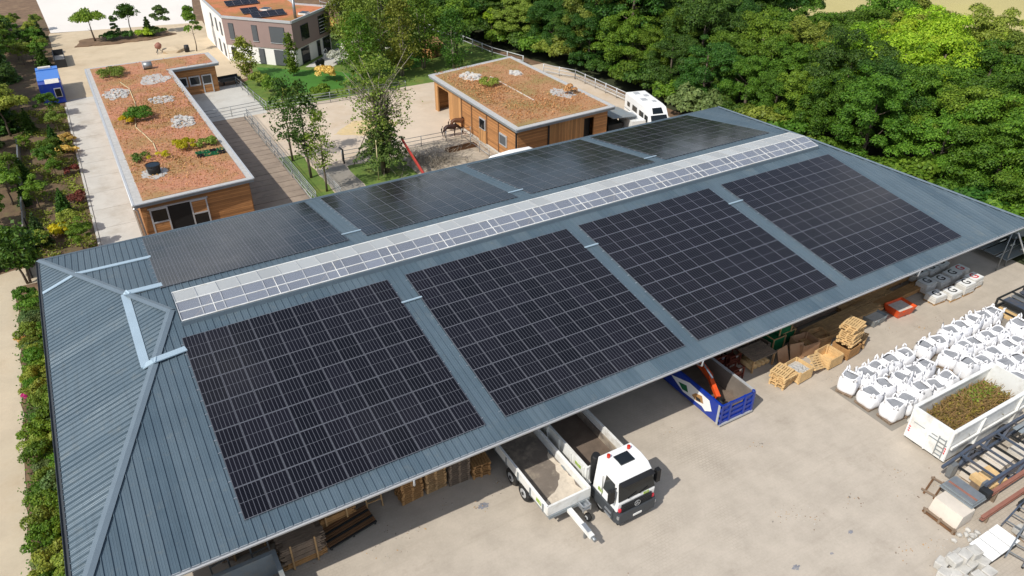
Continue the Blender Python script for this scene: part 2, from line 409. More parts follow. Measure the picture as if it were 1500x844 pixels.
# ------------------------------------------------------------------ ground
sheet('ground', rect(-300, -200, 500, 500), -.02, 'soil')
sheet('yard_paving', rect(-3.9, -40, 120, 30.4), 0, 'yard')
sheet('gravel_path', wobble([(-30, -30), (-6.2, -30), (-6.15, 36.5), (-4.2, 36.5), (-4.2, 39.2), (-30, 39.2)], .12, 1, 3), .004, 'gravel_path')
sheet('planting_bed', rect(-6.0, -10, -3.9, 34.6), .008, 'bed_soil')
sheet('hedge_bed', [(-5.1, 39.6), (-.1, 39.6), (-.2, 80), (0, 130), (-30, 130), (-30, 39.6)], .008, 'bed_soil')
sheet('sand_yard', wobble([(.0, 80), (22.5, 80), (22.5, 116), (0, 119)], .2, 2, 5), .004, 'sand_yard')
sheet('arena', [(.3, 119.4), (21.3, 115), (27, 150), (27, 190), (-2, 190)], .010, 'arena_sand')
sheet('road', rect(27, 108, 40, 190), .006, 'gravel_path')
sheet('garden_soil', [(20.2, 66), (57, 66), (52, 102), (27, 108), (22.4, 80), (20.2, 78)], .006, 'grass_patch')
sheet('lawn', wobble([(22.9, 76.5), (23.8, 84.3), (27.6, 80.9), (29.3, 79.4), (32, 78), (34.5, 74), (31, 69.5), (24, 70.5)], .12, 1.2, 4), .012, 'lawn')
sheet('lawn', wobble([(37, 80), (44, 82.5), (48, 78), (44, 73), (38, 73)], .2, 1.2, 9), .012, 'lawn')
sheet('garden_terrace', [(29.6, 81), (32.5, 78.9), (39.5, 85.2), (36.5, 88)], .016, 'concrete')
sheet('paddock', rect(17.6, 39, 46, 66), .008, 'paddock_sand')
sheet('trampled_ground', wobble(rect(22.9, 30.4, 37.7, 47), .2, 1.2, 6), .012, 'trampled')
sheet('hay_litter', wobble([(24.5, 54.5), (28, 57.5), (31.5, 56.5), (32, 54), (28, 52)], .16, .5, 7), .012, 'hay')
sheet('grass_strip', wobble(rect(17.6, 31, 19.8, 51), .1, .8, 8), .016, 'grass_patch')
sheet('grass_patch', wobble([(22.8, 31), (28.3, 31), (28.2, 45.2), (22.8, 45.6)], .12, .8, 10), .018, 'grass_patch')
sheet('garden_path', rect(19.85, 31, 22.75, 46), .020, 'concrete_dark')
sheet('barn_apron', rect(46, 31, 60, 66), .008, 'paddock_sand')
sheet('forest_floor', [(62, -60), (62, 40), (60, 62), (56, 78), (44, 108), (60, 190), (120, 120), (145, 40), (170, -60)], .024, 'forest_floor')
sheet('field', [(70, 190), (94, 112), (103, 84), (90, 50), (99, 42), (101, 28), (94, 18), (95, -60), (300, -60), (420, 300), (150, 420)], .030, 'field')
# driveway slabs, one by one
drv = sheet('driveway', rect(-.1, 39.0, 3.2, 82), .006, 'concrete_dark')
y = 39.4; i = 0
while y < 80:
    L = 4.0; me = B((.02, y, .008), (3.1, min(y + L - .04, 81.9), .03)).mesh('slab', 'concrete')
    link('slab', me, drv); y += L
link('kerb', B((-.22, 39.6, 0), (-.02, 79, .10)).mesh('kerb', 'concrete'), drv)
# terrace by the stable and the slatted walkway
ter = sheet('terrace', rect(12.5, 65.2, 20.2, 78), .014, 'concrete')
wk = sheet('walkway', rect(12.2, 31, 17.55, 65), .012, 'concrete_dark')
y = 31.2
slabs = [B((0, 0, 0), (5.0, 1.18, .06)).mesh('slab', 'wood_slab')]
while y < 64:
    o = link('slab', slabs[0], wk); o.location = (12.35 + rng.uniform(-.05, .05), y, .02 + rng.uniform(0, .02)); y += 1.25

# ------------------------------------------------------------------ storage hall with solar roof
EZ, RY, WY, XL, RX0, RX1 = 4.8, 15.55, 30.11, -3.48, 2.95, 53.0
RISE = 2.316; RZ = EZ + RISE
XR0, XR1 = 59.2, 56.98                       # right eave, front and rear corner
TN, TF = RISE / RY, RISE / (WY - RY)
hall = thing('storage_hall', 'long open storage hall with blue-grey ribbed metal hip roof', 'hall', (0, 0, 0))
PROF = [(0, 0), (.095, 0), (.105, .007), (.12, .007), (.13, 0), (.20, 0), (.21, .007), (.225, .007), (.235, 0), (.305, 0), (.322, .05), (.35, .05), (.367, 0)]
def slope(o, e, d, tan, length, depth, nribs=3):
    o, e, d = Vector(o), Vector(e), Vector(d); pitch = .375; s0 = 0.
    while s0 < length - .02:
        xs = []
        for k in range(nribs):
            for (x, h) in PROF:
                if s0 + k * pitch + x < length: xs.append((s0 + k * pitch + x, h))
        xs.append((min(s0 + nribs * pitch, length), 0))
        V = []; F = []
        for s, h in xs:
            D = max(depth(s), .01)
            for t in (-.05, D): V.append(o + e * s + d * t + Vector((0, 0, t * tan + h)))
        for i in range(len(xs) - 1): F.append((2 * i, 2 * i + 2, 2 * i + 3, 2 * i + 1))
        me = bpy.data.meshes.new('roof_sheet'); me.from_pydata(V, [], F); me.materials.append(MATS['roof_metal']); me.update()
        link('roof_sheet', me, hall); s0 += nribs * pitch
Z0 = EZ - .09
fdep = lambda a, b, full: (lambda s: full)
def dn(x):      # near slope depth at x
    if x < RX0: return RY * (x - XL) / (RX0 - XL)
    if x > RX1: return RY * (XR0 - x) / (XR0 - RX1)
    return RY
def df(x):
    w = WY - RY
    if x < RX0: return w * (x - XL) / (RX0 - XL)
    if x > RX1: return w * (XR1 - x) / (XR1 - RX1)
    return w
slope((XL, 0, Z0), (1, 0, 0), (0, 1, 0), TN, XR0 - XL, lambda s: dn(XL + s))
slope((XL, WY, Z0), (1, 0, 0), (0, -1, 0), TF, XR1 - XL, lambda s: df(XL + s))
TL = RISE / (RX0 - XL)
slope((XL, 0, Z0), (0, 1, 0), (1, 0, 0), TL, WY, lambda s: (RX0 - XL) * (s / RY if s < RY else (WY - s) / (WY - RY)))
ev = Vector((XR1 - XR0, WY, 0)); LR = ev.length; ev.normalize(); dv = Vector((-ev.y, ev.x, 0))
ap = Vector((RX1, RY, 0)) - Vector((XR0, 0, 0)); sA = ap.dot(ev); dA = ap.dot(dv)
slope((XR0, 0, Z0), ev, dv, RISE / dA, LR, lambda s: dA * (s / sA if s < sA else (LR - s) / (LR - sA)))
def cap(a, b, w, m='roof_trim', name='hip_cap', lift=.0):
    a, b = Vector(a), Vector(b); d = (b - a).normalized(); x = d.cross(Vector((0, 0, 1))).normalized()
    drop = Vector((0, 0, .06)); up = Vector((0, 0, .05 + lift))
    mb = MB(); mb.add([a - x * w - drop + up, a + up, a + x * w - drop + up, b - x * w - drop + up, b + up, b + x * w - drop + up], [(0, 1, 4, 3), (1, 2, 5, 4)])
    return mb.build(name, m, hall)
cap((XL, 0, EZ), (RX0, RY, RZ), .22); cap((XL, WY, EZ), (RX0, RY, RZ), .22)
cap((XR0, 0, EZ), (RX1, RY, RZ), .16); cap((XR1, WY, EZ), (RX1, RY, RZ), .16)
# gutters and fascia
def gutter(a, b, m, w=.15):
    a, b = Vector(a), Vector(b); d = (b - a).normalized(); x = d.cross(Vector((0, 0, 1))).normalized()
    prof = [(-w, .0), (-w, -.12), (w * .6, -.14), (w, -.02), (w * .82, -.02), (w * .5, -.11), (-w * .8, -.09), (-w * .8, 0)]
    V = [p + x * u + Vector((0, 0, v)) for p in (a, b) for u, v in prof]; n = len(prof)
    MB().add(V, [(i, (i + 1) % n, n + (i + 1) % n, n + i) for i in range(n)]).build('gutter', m, hall)
gutter((XL - .05, -.10, EZ - .06), (XR0 + .05, -.10, EZ - .06), 'trim_light', .085)
gutter((XL - .14, WY, EZ - .06), (XL - .14, 0, EZ - .06), 'anthracite', .1)
gutter((XR1, WY + .12, EZ - .06), (XL, WY + .12, EZ - .06), 'roof_trim', .1)
gutter((XR0 + .12, 0, EZ - .06), (XR1 + .12, WY, EZ - .06), 'roof_trim', .1)
for x in (10.2, 27.45, 46.2):
    MB().tube([(x, -.14, EZ - .15), (x, -.10, EZ - .55), (x + .15, .3, EZ - .8), (x + .6, 5.2, EZ - .9)], .06, 8).build('downpipe', 'trim_light', hall)
# load-bearing frame and walls
for i in range(8):
    x = .6 + i * 7.7
    B((x - .15, 6.35, 0), (x + .15, 6.65, 5.35)).build('column', 'beam_brown', hall)
    B((x - .12, .5, 4.30), (x + .12, 6.3, 4.55)).build('beam', 'beam_brown', hall)
    B((x - .15, 20, 0), (x + .15, 20.3, 5.9)).build('column', 'beam_brown', hall)
B((XL + 3.6, 6.36, 5.36), (55, 6.64, 5.52)).build('beam', 'beam_brown', hall)
B((XL + .4, WY - .6, 0), (56.2, WY - .4, 4.6)).build('wall', 'concrete_dark', hall)
B((XL + .4, 4.5, 0), (XL + .6, WY - .6, 4.6)).build('wall', 'clad_h', hall)
B((XL + .6, 6.7, 0), (9.8, 6.9, 4.9)).build('wall', 'wood_dark', hall)
# ridge rooflight
SX0, SX1, YN, YFar, YC = 3.3, 52.3, 14.22, 17.15, 15.68
ZN, ZFr, ZC = 7.07, 7.18, 7.40
rl = MB(); rl.b2((SX0 - .05, YN - .12, 6.70), (SX1 + .05, YN, ZN)); rl.b2((SX0 - .05, YFar, 6.6), (SX1 + .05, YFar + .12, ZFr))
light = rl.build('rooflight', 'roof_trim', hall)
for x in (SX0, SX1):
    MB().add([(x, YN - .05, 6.7), (x, YN - .05, ZN), (x, YC, ZC), (x, YFar + .05, ZFr), (x, YFar + .05, 6.6)], [(0, 1, 2, 3, 4)]).build('end_panel', 'roof_trim', light)
nb = 42; bw = (SX1 - SX0) / nb
def lerp(a, b, t): return tuple(x + (y - x) * t for x, y in zip(a, b))
Pn, Pc, Pf = (YN - .03, ZN + .03), (YC, ZC), (YFar + .03, ZFr + .03)
def pane_mesh(p, q, m):
    V = [(0.0, p[0], p[1]), (bw - .03, p[0], p[1]), (bw - .03, q[0], q[1]), (0, q[0], q[1])]
    n = Vector((0, -(q[1] - p[1]), q[0] - p[0])).normalized() * .012
    V2 = V + [tuple(Vector(v) - n) for v in V]
    return MB().add(V2, [(0, 1, 2, 3), (7, 6, 5, 4), (0, 4, 5, 1), (2, 6, 7, 3)]).mesh('pane', m)
mid = lerp(Pn, Pc, .46)
pm = [pane_mesh(Pn, lerp(Pn, Pc, .45), 'pane'), pane_mesh(lerp(Pn, Pc, .48), lerp(Pn, Pc, .99), 'pane'), pane_mesh(lerp(Pc, Pf, .02), Pf, 'pane_sheen')]
for k in range(nb):
    for me in pm:
        o = link('pane', me, light); o.location = (SX0 + k * bw + .015, 0, 0)
gb = MB()
gbm = MB().bar((0, Pn[0], Pn[1] + .02), (0, Pc[0], Pc[1] + .02), .045, .05).bar((0, Pc[0], Pc[1] + .02), (0, Pf[0], Pf[1] + .02), .03, .04).mesh('glazing_bar', 'trim_light')
for k in range(nb + 1): link('glazing_bar', gbm, light).location = (SX0 + k * bw, 0, 0)
# second, thinner bars give the uneven pane widths
gb2 = MB().bar((0, Pn[0], Pn[1] + .015), (0, Pc[0], Pc[1] + .015), .035, .03).mesh('glazing_bar', 'white_paint')
for k in range(nb):
    if k % 3 == 1: link('glazing_bar', gb2, light).location = (SX0 + k * bw + bw * .55, 0, 0)
for p, w in ((Pn, .07), (mid, .05), (Pc, .06), (Pf, .07)):
    MB().bar((SX0, p[0], p[1] + .02), (SX1, p[0], p[1] + .02), w, .04).build('glazing_bar', 'white_paint', light)
# inner frames of the rooflight, seen through the panes
for k in range(0, nb - 3, 6):
    x = SX0 + k * bw + .6
    MB().bar((x, YN + .1, 6.95), (x + 2.2, YFar - .2, 7.0), .12).build('brace', 'timber_new', light)
# cable trays lying on the roof: top-level, they are clamped on
def tray(pts, w, label, lift=.05):
    t = thing('cable_tray', label, 'cable tray', pts[0])
    for a, b in zip(pts, pts[1:]):
        d = (Vector(b) - Vector(a)).normalized()
        MB().bar(Vector(a) - Vector(pts[0]) - d * w * .25 + Vector((0, 0, lift)), Vector(b) - Vector(pts[0]) + d * w * .25 + Vector((0, 0, lift)), w, .06).build('tray_section', 'tray', t)
zl = lambda x: Z0 + (x - XL) * TL
zn = lambda y: Z0 + y * TN
zf = lambda y: Z0 + (WY - y) * TF
hx = lambda y: XL + (RX0 - XL) * (y / RY if y < RY else (WY - y) / (WY - RY))
tray([(2.95, 12.25, zn(12.25)), (hx(12.0), 12.0, zn(12.0) + .06), (1.03, 12.1, zl(1.03)), (.98, 19.65, zl(.98)), (hx(19.7), 19.7, zf(19.7) + .06), (2.9, 19.8, zf(19.8))], .44, 'wide pale cable tray looping across the hip end of the hall roof', .10)
tray([(-3.4, 25.4, zl(-3.4)), (hx(25.5), 25.5, zl(hx(25.5))), (2.9, 25.4, zf(25.4))], .30, 'narrow pale cable tray crossing the rear hip of the hall roof', .08)
# solar arrays
PW, PH, T = 1.154, 1.742, .035
def module_mesh():
    mb = MB(); w, h = (PW - .02) / 2, (PH - .02) / 2
    mb.m('pv_frame'); mb.box((0, 0, -T / 2), (2 * w, 2 * h, T))
    f, fe = .007, .024
    mb.m('pv_cells')
    for y0, y1 in ((-h + fe, -.010), (.010, h - fe)): mb.quad((-w + f, y0, .003), (w - f, y0, .003), (w - f, y1, .003), (-w + f, y1, .003))
    return mb.mesh('solar_module')
MOD = module_mesh()
RAILS = {}
def array(x0, ybase, zbase, ang, rows, label, facing):
    a = thing('solar_array', label, 'solar array', (x0, ybase, zbase), 0, None)
    ca, sa = math.cos(ang), math.sin(ang)
    for r in range(rows):
        for c in range(10):
            o = link('solar_module', MOD, a); v = r * PH + PH / 2
            o.location = (c * PW + PW / 2, facing * v * ca, v * sa + rng.uniform(-.004, .004)); o.rotation_euler = (facing * ang + rng.uniform(-.003, .003), rng.uniform(-.003, .003), 0)
        for q in (.28, .74):
            v = (r + q) * PH
            MB().b2((-.12, facing * v * ca - .02, v * sa - .09), (10 * PW + .10, facing * v * ca + .02, v * sa - .045)).build('rail', 'alu', a)
    return a
an, af = math.atan(TN), math.atan(TF)
US = [3.0127, 15.6556, 28.1042, 40.8308]
NL = ['solar array on the yard-side slope, next to the hip end with the tray loop', 'solar array on the yard-side slope above the parked truck', 'solar array on the yard-side slope above the blue container and crates', 'solar array on the yard-side slope above the bagged cement pallets']
FL = ['solar array on the rear slope facing the timber stable with the open doors', 'solar array on the rear slope facing the grassed trees and gravel path', 'solar array on the rear slope facing the horse paddock', 'solar array on the rear slope facing the motorhome']
FU = [2.85, 15.6, 28.25, 40.9]
for i, u in enumerate(US):
    v0 = 1.0889; array(u, v0 * math.cos(an), EZ + v0 * math.sin(an), an, 7, NL[i], 1)
    vf = .42; array(FU[i], WY - vf * math.cos(af), EZ + vf * math.sin(af), af, 6, FL[i], -1)
    if i < 3:
        x0, x1 = u + 10 * PW - .05, US[i + 1] + .05; yy = 10.9
        tray([(x0, yy, zn(yy)), (x1, yy, zn(yy))], .12, 'short cable tray bridging the %s gap between the yard-side arrays' % ('first', 'middle', 'last')[i] + (' by the loop tray', ' over the truck bed', ' over the timber')[i], .09)
        x0, x1 = FU[i] + 10 * PW - .05, FU[i + 1] + .05; yy = 20.6
        tray([(x0, yy, zf(yy)), (x1, yy, zf(yy))], .10, 'short cable tray bridging the rear arrays %s' % ('behind the timber stable', 'behind the horse paddock', 'behind the green-roofed barn')[i], .09)

# ------------------------------------------------------------------ vegetation builders
def leaf_quads(C, N, size, asp=1.0, seed=0, droop=0.):
    """C,N: centres and normals -> one rhombic leaf face each (folded slightly by random tilt)"""
    r = np.random.default_rng(seed); n = len(C)
    N = N / (np.linalg.norm(N, axis=1, keepdims=True) + 1e-9)
    A = np.cross(N, r.normal(size=(n, 3))); A /= (np.linalg.norm(A, axis=1, keepdims=True) + 1e-9)
    Bv = np.cross(N, A); s = size * r.uniform(.6, 1.35, (n, 1))
    if droop: A = A + np.array([0, 0, -droop]); A /= np.linalg.norm(A, axis=1, keepdims=True)
    V = np.stack([C - A * s * .5 * asp, C - Bv * s * .42, C + A * s * .5 * asp, C + Bv * s * .42], 1).reshape(-1, 3)
    F = np.arange(4 * n).reshape(-1, 4); return V, F
def sphere_dirs(n, r):
    d = r.normal(size=(n, 3)); return d / np.linalg.norm(d, axis=1, keepdims=True)
def crown_mesh(name, m, rx, rz, z0, nclump, nleaf, leaf, seed, cl=(.26, .46), low=.35, asp=1.1, shape='round'):
    """uneven crown: leaf clumps over the outer volume of an ellipsoid standing on z0"""
    r = np.random.default_rng(seed); Cs = []; Ns = []
    for k in range(nclump):
        d = sphere_dirs(1, r)[0]; d[2] = d[2] if d[2] > -low else -d[2] * .6
        t = r.uniform(.62, 1.05) ** .8; lob = 1 + .16 * math.sin(3 * math.atan2(d[1], d[0]) + seed) + .1 * math.sin(7 * d[2] + seed)
        rr = rx
        if shape == 'cone': rr = rx * (1.05 - .75 * (d[2] + 1) / 2)
        c = np.array([d[0] * rr * t * lob, d[1] * rr * t * lob, z0 + rz + d[2] * rz * t * lob])
        cr = rx * r.uniform(*cl); n = int(nleaf * (cr / (rx * .36)) ** 2)
        q = sphere_dirs(n, r); q[:, 2] = np.where(q[:, 2] < -.3, -q[:, 2] * .7, q[:, 2])
        rad = cr * r.uniform(.72, 1.05, (n, 1)); P = c + q * rad * np.array([1, 1, .72])
        Cs.append(P); Ns.append(q + r.normal(size=(n, 3)) * .45 + np.array([0, 0, .35]))
    V, F = leaf_quads(np.concatenate(Cs), np.concatenate(Ns), leaf, asp, seed)
    return np_mesh(name, V, F, m)
def trunk_mesh(name, h, r0, limbs, spread, seed, m='bark', stems=1, top=.25):
    r = random.Random(seed); mb = MB()
    for s in range(stems):
        a = 6.28 * s / max(1, stems) + r.random(); off = .0 if stems == 1 else r0 * 1.4
        bx, by = off * math.cos(a), off * math.sin(a); tx, ty = bx * (1 + 2 * (stems > 1)) + r.uniform(-.2, .2), by * (1 + 2 * (stems > 1)) + r.uniform(-.2, .2)
        pts = [(bx + (tx - bx) * t + r.uniform(-.05, .05), by + (ty - by) * t + r.uniform(-.05, .05), h * t) for t in (0, .25, .5, .75, 1)]
        mb.tube(pts, [r0 * (1.15 - (1.15 - top) * t) for t in (0, .25, .5, .75, 1)], 7)
        for k in range(limbs):
            t = r.uniform(.35, .95); b = Vector(pts[0]).lerp(Vector(pts[-1]), t); an_ = r.uniform(0, 6.28); L = spread * r.uniform(.6, 1.1) * (1.1 - .5 * t)
            e = b + Vector((math.cos(an_) * L, math.sin(an_) * L, L * r.uniform(.35, .9))); mdl = b.lerp(e, .5) + Vector((0, 0, -.06 * L))
            mb.tube([b, mdl, e], [r0 * .42 * (1.2 - t), r0 * .28 * (1.2 - t), r0 * .08], 5, False)
    return mb.mesh(name, m)
def conifer_mesh(name, m, h, rad, z0, tiers, seed, leaf=.22):
    r = np.random.default_rng(seed); Cs = []; Ns = []
    for k in range(tiers):
        t = k / (tiers - 1); z = z0 + (h - z0) * t; R = rad * (1 - t) ** .8 + .12; nb_ = max(4, int(12 * (1 - t) + 4))
        for b in range(nb_):
            a = 6.283 * (b + r.random() * .7) / nb_; L = R * r.uniform(.7, 1.1); n = int(16 + 50 * L)
            s = r.random(n) ** .8; w = .28 * L * (1 - s * .6)
            x = s * L; yv = r.normal(size=n) * w * .5; zz = z - s * L * .32 + r.normal(size=n) * .06
            Cs.append(np.stack([x * math.cos(a) - yv * math.sin(a), x * math.sin(a) + yv * math.cos(a), zz], 1))
            Ns.append(np.array([math.cos(a) * .3, math.sin(a) * .3, 1.]) + r.normal(size=(n, 3)) * .5)
    V, F = leaf_quads(np.concatenate(Cs), np.concatenate(Ns), leaf, 1.5, seed); return np_mesh(name, V, F, m)
def sparse_crown(name, m, h, z0, rad, nclump, nleaf, leaf, seed, cr=(.3, .7), prof=None):
    r = np.random.default_rng(seed); Cs = []; Ns = []
    for k in range(nclump):
        t = r.random(); z = z0 + (h - z0) * t; R = rad * (prof(t) if prof else math.sin(math.pi * (.15 + .8 * t)))
        a = r.uniform(0, 6.283); q = R * math.sqrt(r.random()); c = np.array([q * math.cos(a), q * math.sin(a), z]); cc = r.uniform(*cr)
        P = c + r.normal(size=(nleaf, 3)) * cc * np.array([.5, .5, .35]); Cs.append(P); Ns.append(r.normal(size=(nleaf, 3)) + np.array([0, 0, .7]))
    V, F = leaf_quads(np.concatenate(Cs), np.concatenate(Ns), leaf, 1.2, seed); return np_mesh(name, V, F, m)
def tree(name, label, crown, trunk, loc, s=1., rz=0, group=None, cat='tree', sz=None):
    t = thing(name, label, cat, loc, rz, group); t.scale = (s, s, sz or s)
    if trunk: link('trunk', trunk, t)
    link('crown', crown, t); return t
def tufts(name, pts, m, size, up=1., seed=0, per=1, jit=.1):
    r = np.random.default_rng(seed); P = np.repeat(np.asarray(pts, float), per, 0); P = P + r.normal(size=P.shape) * np.array([jit, jit, jit * .5])
    V, F = leaf_quads(P, r.normal(size=P.shape) + np.array([0, 0, up]), size, 1.3, seed); return np_mesh(name, V, F, m)
def stone_mesh(name, m, s, seed):
    bm = bmesh.new(); bmesh.ops.create_icosphere(bm, subdivisions=1, radius=1); r = random.Random(seed)
    for v in bm.verts: v.co = Vector((v.co.x * s[0], v.co.y * s[1], v.co.z * s[2])) * r.uniform(.78, 1.12)
    me = bpy.data.meshes.new(name); bm.to_mesh(me); bm.free(); me.materials.append(MATS[m]); return me

# ------------------------------------------------------------------ timber buildings with planted roofs
def planted_roof(bld, poly, inner, z, soil, edge='trim_light', th=.34):
    MB().prism(poly, z - th, z - .04).build('roof_slab', 'trim_grey', bld)
    n = len(poly)
    for i in range(n):
        a, b = poly[i], poly[(i + 1) % n]; MB().bar((*a, z - .04), (*b, z - .04), .16, .09).build('edge_trim', edge, bld)
    MB().prism(inner, z - .06, z + .03).build('planting_layer', soil, bld)
    MB().prism(poly, z - .055, z - .015).build('gravel_border', 'gravel_strip', bld)
def leafset(root, pts, m, size, name, seed, per=1, jit=.1, up=1.): 
    o = link(name, tufts(name, pts, m, size, up, seed, per, jit), root); o['kind'] = 'stuff'; return o
st = thing('stable', 'long L-shaped timber stable with red planted flat roof', 'stable', (0, 0, 0))
sp = [(3.1, 38.5), (12.65, 39.0), (12.0, 75.6), (17.6, 75.9), (17.4, 81.2), (3.1, 81.1)]
si = [(3.85, 39.0), (12.1, 39.4), (11.5, 76.2), (17.0, 76.5), (16.9, 80.8), (3.6, 80.7)]
planted_roof(st, sp, si, 3.6, 'sedum_red')
for a, b in (((3.6, 39.2), (12.2, 39.4)), ((12.2, 39.4), (11.7, 76.3)), ((11.7, 76.3), (17.1, 76.4)), ((17.1, 76.4), (17.0, 80.8)), ((3.6, 80.7), (3.6, 39.2)), ((17.0, 80.8), (3.6, 80.7))):
    MB().bar((*a, 1.62), (*b, 1.62), .16, 3.24).build('wall', 'clad_h', st)
def leaf_door(bld, x0, x1, y, z0, z1, split=.5, lower='clad_h', top='glass_dark'):
    d = MB(); d.b2((x0, y - .12, z0), (x0 + .12, y - .02, z1)); d.b2((x1 - .12, y - .12, z0), (x1, y - .02, z1)); zm = z0 + (z1 - z0) * split
    d.b2((x0 + .12, y - .12, zm - .06), (x1 - .12, y - .02, zm + .06)); d.b2((x0 + .12, y - .12, z1 - .12), (x1 - .12, y - .02, z1)); d.b2((x0 + .12, y - .12, z0), (x1 - .12, y - .02, z0 + .1))
    f = d.build('door', 'trim_light', bld)
    B((x0 + .12, y - .08, zm + .06), (x1 - .12, y - .05, z1 - .12)).build('pane', top, f)
    B((x0 + .12, y - .09, z0 + .1), (x1 - .12, y - .04, zm - .06)).build('panel', lower, f)
leaf_door(st, 4.1, 5.5, 39.1, .0, 2.7, .55); leaf_door(st, 7.25, 8.6, 39.15, 0, 2.75, .55, 'glass_dark', 'clad_h')
B((5.5, 39.05, .02), (7.25, 39.3, 2.7)).build('doorway_shade', 'black', st)  # black block on the wall, painted as the shade inside the doorway
MB().bar((4.0, 39.02, 2.76), (8.7, 39.12, 2.76), .12, .1).build('lintel', 'trim_light', st)
leaf_door(st, 15.3, 16.5, 76.25, 0, 2.3, .5); leaf_door(st, 13.8, 15.1, 76.25, 1.1, 2.3, .1); leaf_door(st, 12.4, 13.6, 76.25, 1.1, 2.3, .1)
MB().tube([(3.05, 38.5, 3.3), (3.3, 38.9, 2.9), (3.42, 39.05, .2)], .06, 7).build('downpipe', 'trim_light', st)
MB().tube([(3.04, 39, 3.27), (3.04, 81, 3.27)], .07, 6).build('gutter', 'trim_light', st)
r = np.random.default_rng(3)
def inpoly(n, boxes, z, r):
    out = []
    for (x0, y0, x1, y1), w in boxes: k = int(n * w); out.append(np.stack([r.uniform(x0, x1, k), r.uniform(y0, y1, k), np.full(k, z)], 1))
    return np.concatenate(out)
leafset(st, inpoly(9000, [((3.9, 39.5, 11.8, 76), .9), ((3.8, 76, 16.8, 80.6), .1)], 3.68, r), 'sedum_leaf', .10, 'sedum', 4)
leafset(st, np.stack([r.normal(8.2, 2.2, 1500).clip(4, 11.6), r.normal(61, 4.5, 1500), np.full(1500, 3.72)], 1), 'dry_grass', .14, 'dry_grass', 5, 1, .1, .1)
leafset(st, np.stack([r.normal(8, 2.2, 700).clip(4, 11.6), r.normal(46.5, 2.5, 700).clip(39.5, 60), np.full(700, 3.72)], 1), 'dry_grass', .14, 'dry_grass', 15, 1, .1, .1)
barn = thing('barn', 'low timber barn with tan planted roof beside the paddock', 'barn', (0, 0, 0))
bp_ = [(37.2, 36.6), (49.5, 37.3), (49.5, 58.9), (37.35, 56.9)]; bi = [(37.75, 37.2), (48.95, 37.8), (48.95, 58.2), (37.9, 56.35)]
planted_roof(barn, bp_, bi, 4.0, 'sedum_tan')
def wallseg(bld, a, b, z0, z1, m, th=.16, name='wall'): MB().bar((*a, (z0 + z1) / 2), (*b, (z0 + z1) / 2), th, z1 - z0).build(name, m, bld)
wallseg(barn, (37.75, 56.2), (37.75, 55.4), 0, 3.64, 'clad_v'); wallseg(barn, (37.75, 52.5), (37.72, 49.2), 0, 3.64, 'clad_v'); wallseg(barn, (37.72, 49.2), (37.7, 37.3), .12, 3.64, 'clad_h')
wallseg(barn, (37.75, 55.4), (37.75, 52.5), 3.1, 3.64, 'clad_v')
wallseg(barn, (37.7, 37.3), (41.4, 37.5), 0, 3.64, 'clad_h'); wallseg(barn, (41.4, 37.5), (45.9, 37.7), 0, 3.64, 'clad_v'); wallseg(barn, (47.2, 37.75), (48.9, 37.8), 0, 3.64, 'clad_h'); wallseg(barn, (45.9, 37.7), (47.2, 37.75), 3.2, 3.64, 'clad_h')
wallseg(barn, (48.9, 37.8), (48.9, 58.2), 0, 3.64, 'clad_h'); wallseg(barn, (48.9, 58.2), (37.75, 56.2), 0, 3.64, 'clad_h')
B((40.5, 48.5, .02), (40.7, 57, 3.6)).build('inner_backing', 'wood_dark', barn)
B((45.9, 38.4, .02), (47.2, 38.5, 3.2)).build('inner_backing', 'black', barn)  # black sheet standing in for the dark interior behind this doorway
for y in (49.2, 46.8, 43.4, 40.9): B((37.58, y - .09, 0), (37.64, y + .09, 3.64)).build('post', 'wood_dark', barn)
for x in (37.62, 41.4): B((x - .08, 37.28, 0), (x + .08, 37.4, 3.64)).build('post', 'dark_metal', barn)
w = B((37.5, 43.6, 1.5), (37.6, 44.9, 2.7)).build('window', 'trim_light', barn); B((37.46, 43.72, 1.62), (37.5, 44.78, 2.58)).build('pane', 'glass_dark', w)
w = B((37.5, 39.1, 1.2), (37.6, 40.6, 2.4)).build('window', 'trim_light', barn); B((37.46, 39.25, 1.35), (37.5, 40.45, 2.25)).build('pane', 'blind', w)
d = B((37.5, 43.5, .1), (37.6, 45.0, 1.45)).build('door', 'clad_v', barn)
wallseg(barn, (37.7, 49), (37.65, 37.3), 0, .14, 'concrete', .3, 'plinth')
B((37.9, 52.6, .03), (38.05, 53.0, 3.1)).build('post', 'trim_light', barn)
leafset(barn, np.stack([r.uniform(38, 48.8, 5000), r.uniform(38, 57.5, 5000), np.full(5000, 4.07)], 1), 'sedum_leaf', .10, 'sedum', 8)
leafset(barn, np.concatenate([np.stack([r.normal(41, 1.5, 900).clip(38, 48), r.normal(49, 1.8, 900), np.full(900, 4.12)], 1), np.stack([r.normal(44, 2.2, 900).clip(38, 48.7), r.normal(41.5, 1.6, 900).clip(38, 60), np.full(900, 4.1)], 1), np.stack([r.uniform(38, 41, 800), r.uniform(38, 55, 800), np.full(800, 4.1)], 1)]), 'dry_grass', .15, 'dry_grass', 9, 1, .12, .1)
B((43.1, 43, 4.03), (43.18, 52.6, 4.1)).build('edging', 'stone_white', barn)
